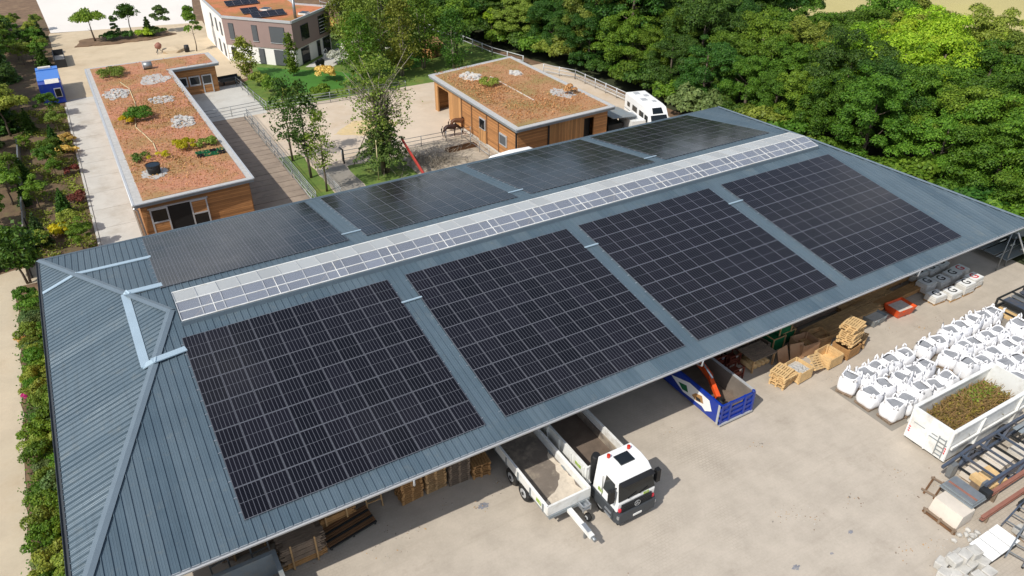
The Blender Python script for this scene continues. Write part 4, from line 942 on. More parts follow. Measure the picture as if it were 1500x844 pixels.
# ------------------------------------------------------------------ truck and trailer
def wheel(parent, x, y, r=.5, w=.32, axis='x'):
    t = MB().tube([(x - w / 2, y, r), (x - w / 2 + .05, y, r), (x + w / 2 - .05, y, r), (x + w / 2, y, r)], [r * .92, r, r, r * .92], 22).build('wheel', 'tyre', parent)
    for sg in (-1, 1):
        MB().tube([(x + sg * (w / 2 - .01), y, r), (x + sg * (w / 2 + .02), y, r)], [r * .58, r * .5], 18).build('rim', 'trim_light', t)
        MB().tube([(x + sg * (w / 2 + .02), y, r), (x + sg * (w / 2 + .06), y, r)], r * .2, 10).build('hub', 'dark_metal', t)
    return t
def star(mb, c, r, nrm='y'):
    """ring with a three-pointed star in the x-z plane"""
    n = 20
    for k in range(n):
        a, b = 6.283 * k / n, 6.283 * (k + 1) / n
        mb.bar((c[0] + r * math.cos(a), c[1], c[2] + r * math.sin(a)), (c[0] + r * math.cos(b), c[1], c[2] + r * math.sin(b)), .025)
    for k in range(3):
        a = math.pi / 2 + k * 2.0944; mb.bar(c, (c[0] + r * math.cos(a), c[1], c[2] + r * math.sin(a)), .035)
tk = thing('tipper_truck', 'white tipper truck with black bumper parked half under the hall roof', 'truck', (20.2, -4.0, 0))
cabw = 1.17                                   # local: x across, y to the rear, front at y=0
prof = [(.10, 1.02), (.05, 1.60), (.34, 2.76), (.62, 3.05), (1.2, 3.16), (2.05, 3.12), (2.12, 1.02)]
cab = MB(); n_ = len(prof)
V = []
for sg in (-1, 1):
    for (yy, zz) in prof:
        k = 1.0 if zz < 1.8 else 1 - .13 * ((zz - 1.8) / 1.3); V.append((sg * cabw * k, yy, zz))
cab.add(V, [tuple(range(n_)), tuple(range(2 * n_ - 1, n_ - 1, -1))] + [(i, n_ + i, n_ + (i + 1) % n_, (i + 1) % n_) for i in range(n_)])
cabo = cab.build('cab', 'white_clean', tk)
bv = cabo.modifiers.new('bevel', 'BEVEL'); bv.width = .07; bv.segments = 3; bv.limit_method = 'ANGLE'
ws = MB(); ws.add([(-1.11, .100, 1.76), (1.11, .100, 1.76), (1.0, .34, 2.70), (-1.0, .34, 2.70), (-1.11, .055, 1.76), (1.11, .055, 1.76), (1.0, .295, 2.72), (-1.0, .295, 2.72)], [(4, 5, 6, 7), (0, 3, 2, 1), (0, 1, 5, 4), (1, 2, 6, 5), (2, 3, 7, 6), (3, 0, 4, 7)]); ws.build('windscreen', 'glass_dark', tk)
MB().bar((-.98, .16, 2.76), (.98, .16, 2.76), .34, .04).build('sun_visor', 'black', tk)
for sg in (-1, 1):
    d = MB().add([(sg * 1.185, .28, 1.68), (sg * 1.185, 1.25, 1.72), (sg * 1.075, 1.2, 2.62), (sg * 1.085, .50, 2.62)], [(0, 1, 2, 3)]).build('side_window', 'glass_dark', tk)
    mr = MB(); mr.b2((sg * 1.42 - .12, .18, 1.75), (sg * 1.42 + .12, .42, 2.55)); mr.bar((sg * 1.1, .35, 2.5), (sg * 1.4, .3, 2.5), .05); mr.bar((sg * 1.1, .35, 1.8), (sg * 1.4, .3, 1.85), .05); mr.build('mirror', 'black', tk)
    MB().b2((sg * 1.22 - .05, .25, .45), (sg * 1.22 + .05, 2.2, 1.12)).build('side_skirt', 'anthracite', tk)
    for zz in (.5, .8): MB().b2((sg * 1.29 - .03, .35, zz), (sg * 1.29 + .03, .85, zz + .08)).build('step', 'alu', tk)
    MB().tube([(sg * .62, 1.72, 3.13), (sg * .62, 1.72, 3.32)], .09, 10).build('beacon', 'beacon', tk)
    hl = B((sg * .98 - .2, -.10, .70), (sg * .98 + .2, .05, .9)).build('headlight', 'alu', tk)
    B((sg * 1.02 - .06, -.02, 1.1), (sg * 1.02 + .06, .07, 1.28)).build('marker_light', 'tail_red', tk)
B((-.42, .95, 3.13), (.42, 1.6, 3.19)).build('roof_hatch', 'glass_dark', tk)
bp2 = MB(); bp2.prism([(-1.24, .12), (-1.1, -.12), (1.1, -.12), (1.24, .12), (1.24, .6), (-1.24, .6)], .38, 1.0); bp2.build('bumper', 'anthracite', tk)
B((-1.14, -.06, .28), (1.14, .2, .38)).build('underrun_bar', 'black', tk)
gr = MB()
gr.b2((-.92, .0, 1.0), (.92, .088, 1.50))
for k in range(4): gr.b2((-.92, -.035, 1.03 + k * .11), (.92, -.001, 1.08 + k * .11))
grl = gr.build('grille', 'dark_metal', tk)
for x in (-.55, .15): MB().bar((x, .03, 1.77), (x + .55, .07, 1.93), .025).build('wiper', 'black', tk)
B((-.85, .45, 1.75), (-.3, .9, 2.3)).build('seat', 'anthracite', tk)
for sg in (-1, 1): MB().b2((sg * 1.185 - .006, 1.3, 1.1), (sg * 1.185 + .006, 1.33, 2.5)).build('panel_gap', 'dark_metal', tk)
sm_ = MB(); star(sm_, (0, -.06, 1.27), .17); sm_.build('emblem', 'alu', grl)
B((-.26, -.16, .55), (.26, -.125, .66)).build('number_plate', 'plate', tk)
B((.42, .03, 1.54), (.74, .058, 1.68)).build('door_decal', 'lime_print', tk)
MB().b2((-1.21, 1.25, 1.35), (-1.195, 1.6, 1.55)).build('door_decal', 'lime_print', tk)
MB().tube([(-.92, 2.35, 1.0), (-.92, 2.35, 2.7), (-.92, 2.3, 2.95)], [.2, .24, .2], 12).build('air_intake', 'black', tk)
B((-.5, .4, .55), (-.4, 9, .85)).build('frame', 'dark_metal', tk); B((.4, .4, .55), (.5, 9, .85)).build('frame', 'dark_metal', tk)
for yy in (1.35, 3.1, 6.6, 7.9):
    for sg in (-1, 1): wheel(tk, sg * 1.02, yy, .52, .34)
for sg in (-1, 1):
    MB().tube([(sg * 1.02 - .25 * 0, 1.35 + .66 * math.cos(a), .52 + .66 * math.sin(a)) for a in [math.pi * k / 10 for k in range(11)]], .09, 6).build('mudguard', 'anthracite', tk)
bed = B((-1.2, 2.55, 1.0), (1.2, 9.8, 1.12)).build('bed_floor', 'bed_rust', tk)
for sg in (-1, 1):
    sd = B((sg * 1.22 - .04, 2.55, 1.0), (sg * 1.22 + .04, 9.8, 1.95)).build('bed_side', 'white_paint', tk)
    for k in range(7): B((sg * 1.30 - .04, 2.7 + k * 1.15, 1.0), (sg * 1.30 + .04, 2.8 + k * 1.15, 1.9)).build('rib', 'white_paint', sd)
    B((sg * 1.24 - .07, 2.5, 1.95), (sg * 1.24 + .07, 9.85, 2.03)).build('top_rail', 'white_paint', sd)
    B((sg * 1.13 - .03, 2.6, 1.12), (sg * 1.13 + .03, 9.7, 1.6)).build('liner', 'bed_floor', sd)
B((-1.17, 2.5, 1.0), (1.17, 2.58, 2.05)).build('headboard', 'white_paint', tk)
B((-1.25, 2.3, .5), (-.55, 2.9, 1.1)).build('tank', 'white_paint', tk)
MB().box((-1.27, 3.3, 1.55), (.02, .5, .2)).build('side_decal', 'lime_print', tk)
tr = thing('tipper_trailer', 'low white flatbed trailer with sand dust and long drawbar beside the truck', 'trailer', (17.3, -2.3, 0))
B((-1.15, .06, .98), (1.15, 8.5, 1.08)).build('bed_floor', 'bed_floor', tr)
for sg in (-1, 1):
    sd = B((sg * 1.22 - .05, .05, 1.0), (sg * 1.22 + .05, 8.5, 1.55)).build('side_board', 'white_paint', tr)
    B((sg * 1.24 - .06, 0, 1.55), (sg * 1.24 + .06, 8.5, 1.62)).build('top_rail', 'white_clean', sd)
    for k in range(7): B((sg * 1.30 - .03, .3 + k * 1.2, 1.0), (sg * 1.30 + .03, .38 + k * 1.2, 1.5)).build('rib', 'trim_grey', sd)
    B((sg * 1.15 - .03, .1, .72), (sg * 1.15 + .03, 8.4, .98)).build('chassis_rail', 'grey_paint', tr)
    for yy in (2.2, 3.48): wheel(tr, sg * 1.13, yy, .5, .34)
    for yy in (2.2, 3.48): MB().tube([(sg * 1.13, yy + .58 * math.cos(a), .5 + .58 * math.sin(a)) for a in [.3 + (math.pi - .6) * k / 8 for k in range(9)]], .06, 6).build('mudguard', 'grey_paint', tr)
B((-1.27, -.06, 1.0), (1.27, .05, 1.62)).build('front_board', 'white_paint', tr)
mat('spilt_sand', lin(206, 194, 176), .95, 0, .1, 4, lin(170, 156, 138), 3.)
MB().prism(wobble([(-1.1, .1), (1.1, .1), (1.12, 3.6), (.85, 3.4), (.75, 1.9), (.3, 1.25), (-.4, .9), (-1.1, .55)], .09, .22, 5), 1.081, 1.10).build('spilt_sand', 'spilt_sand', tr)
MB().box((-1.29, .75, 1.28), (.02, .45, .2)).build('side_decal', 'lime_print', tr)
B((-1.2, -.12, .78), (1.2, .0, .98)).build('front_beam', 'grey_paint', tr)
db = MB().bar((-.05, .3, .85), (.05, -2.0, .72), .24, .22).build('drawbar', 'white_paint', tr)
MB().tube([(.05, -1.95, .72), (.06, -2.25, .72)], .1, 10).build('coupling', 'galv', db); MB().bar((.05, -1.4, .7), (.05, -1.4, .05), .1).build('jockey_leg', 'galv', db)
B((-.06, -1.75, .84), (.16, -1.2, .90)).build('hose_box', 'alu', db)
vb = MB(); vb.b2((.5, -.5, .7), (1.0, -.12, .78)); vb.b2((.5, -.55, .7), (.58, -.1, 1.05)); vb.b2((.92, -.55, .7), (1.0, -.1, 1.05)); vb.b2((.5, -.55, 1.0), (1.0, -.48, 1.06)); vb.build('support_bracket', 'alu', tr)
wheel(tr, .85, -.55, .22, .2)
# ------------------------------------------------------------------ blue container with excavator arm
bl = thing('blue_skip', 'open blue steel container with white picture panel, nose out of the hall', 'container', (29.8, -1.1, 0))
B((-1.25, 0.1, .18), (1.25, 6.2, .28)).build('floor', 'bed_rust', bl)
for sg in (-1, 1):
    sd = B((sg * 1.29 - .04, .05, .2), (sg * 1.29 + .04, 6.2, 1.58)).build('side_wall', 'blue_paint', bl)
    B((sg * 1.22 - .02, .12, .28), (sg * 1.22 + .02, 6.1, 1.56)).build('liner', 'steel_raw', sd)
    B((sg * 1.29 - .07, .02, 1.58), (sg * 1.29 + .07, 6.2, 1.65)).build('top_rail', 'trim_light' if sg > 0 else 'blue_paint', sd)
    B((sg * 1.34 - .03, .02, .2), (sg * 1.34 + .03, .16, 1.6)).build('corner_post', 'trim_light', sd)
    B((sg * .95 - .08, .05, 0), (sg * .95 + .08, 6.0, .18)).build('skid', 'dark_metal', bl)
dc = MB().add([(-1.345, .6, .75), (-1.345, .9, 1.35), (-1.345, 2.6, 1.45), (-1.345, 4.2, .95), (-1.345, 3.0, .45), (-1.345, 1.4, .55), (-1.345, 1.1, .4)], [(0, 1, 2, 3, 4, 5, 6)]).build('picture_panel', 'white_clean', bl)
MB().add([(-1.352, 1.3, .8), (-1.352, 1.5, 1.25), (-1.352, 2.0, 1.1), (-1.352, 2.3, .75), (-1.352, 1.9, .6)], [(0, 1, 2, 3, 4)]).build('picture', 'timber_orange', dc)
MB().add([(-1.356, 1.5, .75), (-1.356, 1.6, .95), (-1.356, 1.95, .9), (-1.356, 1.9, .68)], [(0, 1, 2, 3)]).build('picture', 'dark_metal', dc)
MB().add([(-1.352, 2.6, .7), (-1.352, 2.8, 1.1), (-1.352, 3.5, .9), (-1.352, 3.1, .6)], [(0, 1, 2, 3)]).build('picture', 'green_mesh', dc)
fr = MB()
for z in (.26, .62, .98, 1.42): fr.b2((-1.33, -.06, z), (1.33, .06, z + .16))
for x in (-1.25, -.6, .55, 1.2): fr.b2((x - .08, -.09, .2), (x + .08, .05, 1.62))
fr.b2((-1.3, 0, .25), (-.6, .04, 1.5)); fr.b2((.55, 0, .25), (1.3, .04, 1.5)); fr.b2((-.6, 0, .25), (.55, .04, .98))
fr.build('tailgate', 'blue_paint', bl); MB().b2((-1.3, -.12, .12), (1.3, -.02, .24)).build('sill', 'trim_light', bl)
MB().tube([(1.15, -.02, 1.6), (1.15, -.02, 1.75)], .1, 8).build('hinge', 'blue_paint', bl)
ar = thing('excavator_arm', 'orange excavator arm with black grab lying in the blue container', 'machine arm', (29.8, -1.1, .28))
MB().bar((.35, 4.6, 1.7), (.0, 2.3, 1.25), .3, .34).build('boom', 'orange_paint', ar); MB().bar((.0, 2.4, 1.28), (-.42, 1.1, .75), .26, .26).build('stick', 'orange_paint', ar)
MB().tube([(.3, 4.2, 1.95), (-.15, 2.0, 1.45)], .06, 8).build('ram', 'alu', ar)
g_ = MB(); 
for a in range(5): g_.tube([(-.45, 1.05, .7), (-.45 + .45 * math.cos(a * 1.256), 1.0 + .45 * math.sin(a * 1.256), .45), (-.42 + .2 * math.cos(a * 1.256), .95 + .2 * math.sin(a * 1.256), .04)], [.09, .11, .04], 6)
g_.build('grab', 'black', ar)
# ------------------------------------------------------------------ pallets, crates, timber under the eave
def pallet_mesh(m):
    mb = MB()
    for k in range(7): mb.b2((-.6, -.5 + k * .15, .122), (.6, -.40 + k * .15 + (.02 if k in (0, 6) else 0), .144))
    for x in (-.53, 0, .53): mb.b2((x - .06, -.5, .1), (x + .06, .5, .122))
    for x in (-.53, 0, .53):
        for yy in (-.43, .02, .44): mb.b2((x - .06, yy - .06, .022), (x + .06, yy + .06, .1))
    for yy in (-.43, .02, .44): mb.b2((-.6, yy - .05, 0), (.6, yy + .05, .022))
    return mb.mesh('pallet', m)
PM = {m: pallet_mesh(m) for m in ('timber_grey', 'timber_orange', 'timber_new', 'timber')}
def pallet_stack(x, y, n, m, where, rz=0, jit=.03, z0=0, seed=1):
    qq = random.Random(seed)
    for k in range(n):
        o = link('pallet', PM[m], None); o.location = (x + qq.uniform(-jit, jit), y + qq.uniform(-jit, jit), z0 + k * .147); o.rotation_euler = (0, 0, rz + qq.uniform(-jit, jit) * 1.5)
        lab = 'wooden pallet in the %s' % where
        if k == n - 1: tag(o, 'topmost pallet of the %s' % where, 'pallet', 'pallets stacked about the hall')
        else: tag(o, lab, 'pallet', where + ' pallets')
pallet_stack(11.05, 3.15, 14, 'timber_orange', 'tall brown stack next to the leaning ladder frames', .05, seed=1)
pallet_stack(12.4, 3.2, 14, 'timber', 'tall weathered stack between brown and grey stacks', .08, seed=2)
pallet_stack(13.75, 3.05, 13, 'timber_grey', 'tall grey stack second from the trailer', -.03, seed=3)
pallet_stack(15.0, 2.95, 6, 'timber_orange', 'low orange stack next to the trailer wheels', 1.45, seed=4)
pallet_stack(34.65, -.15, 7, 'timber_new', 'low pale stack beside the stone-filled crate', .15, .1, seed=5)
pallet_stack(40.65, -.05, 11, 'timber_new', 'tall crooked pale stack on the slatted crate', .12, .09, .86, seed=6)
lp = link('pallet', PM['timber_new'], None); lp.location = (37.42, -.25, .62); lp.rotation_euler = (R_(40), R_(16), .12); tag(lp, 'pale pallet leaning between two wooden crates', 'pallet', 'pallets stacked about the hall')
def crate(x, y, w, d_, h, m, label, fill=None, rz=0, boards=4):
    t = thing('wooden_crate', label, 'crate', (x, y, 0), rz)
    for k in range(boards):
        z0_, z1_ = .1 + k * (h - .1) / boards, .1 + (k + 1) * (h - .1) / boards - .02
        for sg in (-1, 1):
            B((-w / 2, sg * d_ / 2 - .02, z0_), (w / 2, sg * d_ / 2 + .02, z1_)).build('board', m, t)
            B((sg * w / 2 - .02, -d_ / 2 + .03, z0_), (sg * w / 2 + .02, d_ / 2 - .03, z1_)).build('board', m, t)
    for sx in (-1, 1):
        for sy in (-1, 1): B((sx * (w / 2 - .08) - .05, sy * (d_ / 2 - .08) - .05, 0), (sx * (w / 2 - .08) + .05, sy * (d_ / 2 - .08) + .05, h)).build('corner_post', m, t)
    B((-w / 2 + .03, -d_ / 2 + .03, .1), (w / 2 - .03, d_ / 2 - .03, .14)).build('bottom', m, t)
    if fill:
        qq = random.Random(int(x * 10)); 
        f_ = B((-w / 2 + .04, -d_ / 2 + .04, .14), (w / 2 - .04, d_ / 2 - .04, h * .7)).build('fill', fill, t)
        for k in range(26): o = link('stone', STN[k % 4], t); o.location = (qq.uniform(-w / 2 + .2, w / 2 - .2), qq.uniform(-d_ / 2 + .2, d_ / 2 - .2), h * .72); o.rotation_euler = (qq.random(), qq.random(), qq.random() * 6); o.scale = (.8,) * 3
    return t
crate(36.0, -.15, 1.25, 1.25, .9, 'timber_new', 'wooden crate filled with grey stones', 'stone_grey', .08)
crate(38.8, -.15, 1.3, 1.2, .85, 'timber_new', 'empty open wooden crate next to the tall crooked stack', None, .05)
crate(38.4, 1.5, 1.4, 1.2, 1.0, 'cardboard', 'shaded crate behind the empty wooden crate', None, -.1, 1)
crate(41.9 - 1.3, -.05, 1.3, 1.2, .85, 'timber_orange', 'slatted crate carrying the tall crooked pallet stack', None, .1, 6)
for (x, y, rz, lab) in ((36.3, 1.35, .1, 'cardboard-brown board leaning behind the stone crate'), (37.4, 1.2, -.25, 'second brown board leaning behind the leaning pallet')):
    t = thing('leaning_board', lab, 'board', (x, y, 0), rz); MB().box((0, 0, .55), (1.0, .04, 1.1), 0, R_(-20)).build('board', 'cardboard', t)
tbz = thing('timber_stillage', 'weathered timber stillage table next to the rusty machines', 'stillage', (34.7, 2.1, 0))
for k in range(9): B((-1.0, -.7 + k * .16, 1.0), (1.0, -.57 + k * .16, 1.05)).build('slat', 'timber_grey', tbz)
for sx in (-.9, .9):
    for sy in (-.6, .6): B((sx - .05, sy - .05, 0), (sx + .05, sy + .05, .95)).build('leg', 'timber', tbz)
    B((sx - .05, -.7, .95), (sx + .05, .72, 1.0)).build('bearer', 'timber', tbz)
for k in range(5): MB().tube([(-.8 + k * .35, -.5, .25), (-.8 + k * .35, .6, .3)], .16, 8).build('roll', 'timber_new', tbz)
mcn = thing('rusty_machines', 'rusty red machine frames beside the blue container', 'machine', (32.9, 2.3, 0))
for (x, y) in ((-.4, -.5), (.4, .6), (-.5, .9)):
    c = MB()
    for sx in (-.45, .45):
        for sy in (-.35, .35): c.b2((x + sx - .04, y + sy - .04, 0), (x + sx + .04, y + sy + .04, .9))
    for z in (.3, .9):
        c.bar((x - .45, y - .35, z), (x + .45, y - .35, z), .06); c.bar((x - .45, y + .35, z), (x + .45, y + .35, z), .06); c.bar((x - .45, y - .35, z), (x - .45, y + .35, z), .06); c.bar((x + .45, y - .35, z), (x + .45, y + .35, z), .06)
    f = c.build('frame', 'rust_red', mcn); B((x - .35, y - .3, .15), (x + .35, y + .3, .6)).build('housing', 'rust_red', f); MB().tube([(x + .2, y - .32, .72), (x + .2, y - .25, .72)], .1, 10).build('lamp', 'alu', f)
gcs = thing('green_mesh_crates', 'green mesh crates stacked under the eave behind the pallets', 'crates', (37.0, 2.9, 0))
for (x, y, z) in ((0, 0, 0), (1.15, .2, 0), (.55, .1, 1.1), (0, 1.2, 0)):
    B((x - .5, y - .5, z + .05), (x + .5, y + .5, z + 1.0)).build('mesh_box', 'green_mesh', gcs); c = MB()
    for sx in (-.53, .53):
        for sy in (-.53, .53): c.b2((x + sx - .035, y + sy - .035, z), (x + sx + .035, y + sy + .035, z + 1.08))
    for sy in (-.53, .53): c.bar((x - .5, y + sy, z + 1.04), (x + .5, y + sy, z + 1.04), .06)
    for sx in (-.53, .53): c.bar((x + sx, y - .5, z + 1.04), (x + sx, y + .5, z + 1.04), .06)
    c.build('wood_frame', 'timber', gcs)
def plank_stack(x, y, w, d_, n_layers, per, m, label, rz=0, seed=1, th=.055, over=.18):
    t = thing('plank_stack', label, 'planks', (x, y, 0), rz); qq = random.Random(seed); pm_ = {}
    for mm in (m if isinstance(m, tuple) else (m,)): pm_[mm] = B((-w / 2, -d_ / per / 2 + .012, 0), (w / 2, d_ / per / 2 - .012, th)).mesh('plank', mm)
    keys = list(pm_)
    for L in range(n_layers):
        mm = keys[0] if L < n_layers * .25 else keys[-1]
        for k in range(per):
            o = link('plank', pm_[mm], t); o.location = (qq.uniform(-over, over), -d_ / 2 + (k + .5) * d_ / per, .12 + L * (th + .012) + (0.03 if L % 5 == 4 else 0)); o.rotation_euler = (0, 0, qq.uniform(-.01, .01))
    for sx in (-w * .32, w * .32): B((sx - .05, -d_ / 2, 0), (sx + .05, d_ / 2, .1)).build('bearer', 'timber_grey', t)
    for sx in (-w * .30, w * .30): B((sx - .04, -d_ / 2 - .07, 0), (sx + .04, -d_ / 2 - .02, .12 + n_layers * (th + .014) + .15)).build('stake', 'timber', t)
    return t
plank_stack(5.15, 2.25, 1.9, 1.1, 20, 6, ('timber_orange', 'timber_grey'), 'high stack of grey boards with orange boards at its base', .0, 1)
plank_stack(5.3, 4.0, 1.9, 1.0, 26, 5, 'timber', 'board stack behind the high grey stack', 0, 2)
plank_stack(7.1, 3.35, 1.8, .9, 14, 6, 'timber_orange', 'orange board stack behind the dark grating', .05, 3)
gg = thing('dark_grating', 'dark rusty slatted grating lying tilted beside the board stack', 'grating', (7.5, 2.4, 0), .18)
for k in range(9): MB().box((0, -.5 + k * .125, .35 + k * .03), (2.6, .09, .08)).build('slat', 'wood_dark' if k % 3 else 'dark_metal', gg)
for x in (-1.2, 0, 1.2): MB().bar((x, -.55, .26), (x, .58, .53), .09).build('bar', 'dark_metal', gg)
for i, (x, y, lab) in enumerate(((9.2, 3.2, 'wooden ladder frame standing beside the brown pallet stack'), (8.6, 3.9, 'wooden ladder frame standing behind the orange board stack'), (3.4, 2.35, 'pale metal window frame propped behind the grey skip'), (1.6, 2.6, 'second pale window frame propped behind the grey skip'))):
    t = thing('ladder_frame', lab, 'frame', (x, y, 0), .05 * i); m = 'timber' if i < 2 else 'galv'; h = 1.9 if i < 2 else 2.5; w = .4
    for sx in (-w, w): MB().bar((sx, 0, 0), (sx, .5, h), .07).build('upright', m, t)
    for k in range(4): z = h * (k + 1) / 4.3; MB().bar((-w, .5 * z / h, z), (w, .5 * z / h, z), .06).build('rung', m, t)
sk = thing('grey_skip', 'dark grey open skip at the hall corner by the board stacks', 'skip', (2.2, .1, 0))
for lo, hi in (((-2.0, 1.62, .1), (1.6, 1.75, 1.55)), ((1.6, -2.2, .1), (1.72, 1.75, 1.55)), ((-2.1, -2.2, .1), (-2.0, 1.75, 1.55)), ((-2, -2.3, .1), (1.6, -2.2, 1.55))): B(lo, hi).build('wall', 'grey_paint', sk)
B((-2, -2.2, .1), (1.6, 1.62, .2)).build('floor', 'concrete_dark', sk); B((-2.1, 1.58, 1.551), (1.76, 1.8, 1.63)).build('rim', 'grey_paint', sk); B((1.56, -2.2, 1.551), (1.76, 1.58, 1.63)).build('rim', 'grey_paint', sk)
# long beams stored under the eave
pallet_stack(42.3, .35, 4, 'timber', 'low weathered stack beyond the crooked stack', .5, .06, seed=7)
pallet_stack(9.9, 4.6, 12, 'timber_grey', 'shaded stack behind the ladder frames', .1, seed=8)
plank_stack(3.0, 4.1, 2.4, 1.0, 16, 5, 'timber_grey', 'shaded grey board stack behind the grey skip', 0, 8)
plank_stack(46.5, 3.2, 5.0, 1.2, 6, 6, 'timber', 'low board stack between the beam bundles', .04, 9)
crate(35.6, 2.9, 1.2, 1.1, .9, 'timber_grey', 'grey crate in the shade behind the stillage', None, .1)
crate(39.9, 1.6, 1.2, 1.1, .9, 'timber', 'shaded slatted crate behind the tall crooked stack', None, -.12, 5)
qq = random.Random(9); bi_ = 0
BM = {L: {m: B((-L / 2, -.09, 0), (L / 2, .09, .16)).mesh('beam', m) for m in ('timber', 'beam_brown', 'timber_grey', 'timber_orange')} for L in (5, 7, 9)}
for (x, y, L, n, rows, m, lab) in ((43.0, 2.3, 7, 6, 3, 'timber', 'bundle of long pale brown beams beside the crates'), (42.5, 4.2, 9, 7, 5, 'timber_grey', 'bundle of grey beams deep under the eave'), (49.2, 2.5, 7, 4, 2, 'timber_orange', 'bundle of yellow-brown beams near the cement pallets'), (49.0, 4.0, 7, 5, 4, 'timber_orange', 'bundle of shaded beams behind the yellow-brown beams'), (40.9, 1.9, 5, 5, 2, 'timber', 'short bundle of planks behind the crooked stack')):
    t = thing('beam_bundle', lab, 'beams', (x, y, 0), .03)
    for r_ in range(rows):
        for k in range(n):
            o = link('beam', BM[L][m], t); o.location = (qq.uniform(-.4, .4), -n * .1 + k * .2, .15 + r_ * .18); o.rotation_euler = (0, 0, qq.uniform(-.015, .015))
    for sx in (-L * .3, L * .3): B((sx - .06, -n * .12, 0), (sx + .06, n * .12, .15)).build('bearer', 'timber_grey', t)
def tub(x, y, w, d_, h, m, fill, label, rz=0):
    t = thing('mortar_tub', label, 'tub', (x, y, 0), rz); b = MB(); i_ = .72
    lo = [(-w / 2 * .8, -d_ / 2 * .8), (w / 2 * .8, -d_ / 2 * .8), (w / 2 * .8, d_ / 2 * .8), (-w / 2 * .8, d_ / 2 * .8)]; hi = [(-w / 2, -d_ / 2), (w / 2, -d_ / 2), (w / 2, d_ / 2), (-w / 2, d_ / 2)]; hn = [(p[0] * .94, p[1] * .94) for p in hi]
    V = [(*p, .08) for p in lo] + [(*p, h) for p in hi] + [(*p, h) for p in hn] + [(p[0] * .95, p[1] * .95, h * .6) for p in lo]
    F = [(3, 2, 1, 0)]
    for a in (0, 4, 8): F += [(a + i, a + (i + 1) % 4, a + 4 + (i + 1) % 4, a + 4 + i) for i in range(4)]
    b.add(V, F + [(12, 13, 14, 15)]).build('body', m, t); B((-w / 2 * .83, -d_ / 2 * .83, h * .6 + .01), (w / 2 * .83, d_ / 2 * .83, h * .78)).build('load', fill, t)
    for sx in (-.25, .25): B((sx * w - .08, -d_ / 2 - .06, h - .12), (sx * w + .08, -d_ / 2 - .0, h - .02)).build('lug', m, t)
    for sx in (-.3, .3): B((sx * w - .05, -d_ * .4, 0), (sx * w + .05, d_ * .4, .08)).build('skid', m, t)
tub(45.2, 1.3, 1.6, 1.0, .62, 'grey_paint', 'stone_grey', 'dented grey steel tub next to the red tub', .1)
tub(47.75, 1.2, 1.8, 1.3, .7, 'orange_paint', 'stone_white', 'orange-red steel tub with white rubble', -.05)
# cement pallets with printed letter
LET = {}
def letter_mesh(ch, m):
    cu = bpy.data.curves.new('letter', 'FONT'); cu.body = ch; cu.size = .85; cu.align_x = 'CENTER'; cu.align_y = 'CENTER'; cu.extrude = .004; cu.offset = .012
    o = bpy.data.objects.new('letter', cu); COL.objects.link(o); dg = bpy.context.evaluated_depsgraph_get(); me = bpy.data.meshes.new_from_object(o.evaluated_get(dg)); bpy.data.objects.remove(o); me.materials.clear(); me.materials.append(MATS[m]); return me
GK, GR = letter_mesh('G', 'bag_print'), letter_mesh('G', 'tail_red')
SACK = None
def sack_mesh():
    bm = bmesh.new(); bmesh.ops.create_cube(bm, size=1); bmesh.ops.subdivide_edges(bm, edges=bm.edges[:], cuts=2, use_grid_fill=True)
    for v in bm.verts: v.co = Vector((v.co.x * .62, v.co.y * .44, v.co.z * .13 * (1 - .7 * max(abs(v.co.x), abs(v.co.y)) ** 3 * 4)))
    me = bpy.data.meshes.new('sack'); bm.to_mesh(me); bm.free(); me.materials.append(MATS['sack']); return me
SACK = sack_mesh(); i = 0
for (x, y, lay, lab) in ((51.3, .85, 4, 'low white cement pallet marked G at the open end of the rows'), (52.7, .55, 4, 'white cement pallet marked G standing in the sun next to the low one'), (54.2, .55, 6, 'taller white cement pallet marked G in the sun'), (55.5, .75, 6, 'white cement pallet marked with red G at the far row end'),
        (51.9, 2.1, 6, 'shaded cement pallet marked G behind the low one'), (53.3, 1.9, 5, 'shaded cement pallet marked G behind the sunlit one'), (54.6, 1.9, 6, 'shaded cement pallet marked G behind the taller one'), (55.9, 2.1, 5, 'shaded cement pallet marked G behind the red G one'),
        (52.6, 3.3, 6, 'cement pallet marked G in the third shaded row by the beams'), (53.9, 3.2, 6, 'cement pallet marked G in the middle of the third shaded row'), (55.2, 3.3, 6, 'cement pallet marked G at the end of the third shaded row')):
    t = thing('cement_pallet', lab, 'cement pallet', (x, y, 0), rng.uniform(-.06, .06), 'pallets of bagged cement')
    link('pallet_base', PM['timber'], t).scale = (.98, .9, 1)
    for L in range(lay):
        for sx in (-.3, .3):
            for sy in (-.22, .22): o = link('sack', SACK, t); o.location = (sx + rng.uniform(-.02, .02), sy + rng.uniform(-.02, .02), .20 + L * .115)
    B((-.56, -.42, .20 + lay * .115 - .02), (.56, .42, .20 + lay * .115)).build('wrap', 'white_clean', t)
    for sx in (.0,):
        o = link('printed_letter', GR if 'red' in lab else GK, t); o.location = (sx, .0, .20 + lay * .115 + .006); o.rotation_euler = (0, 0, rng.uniform(-.1, .1))

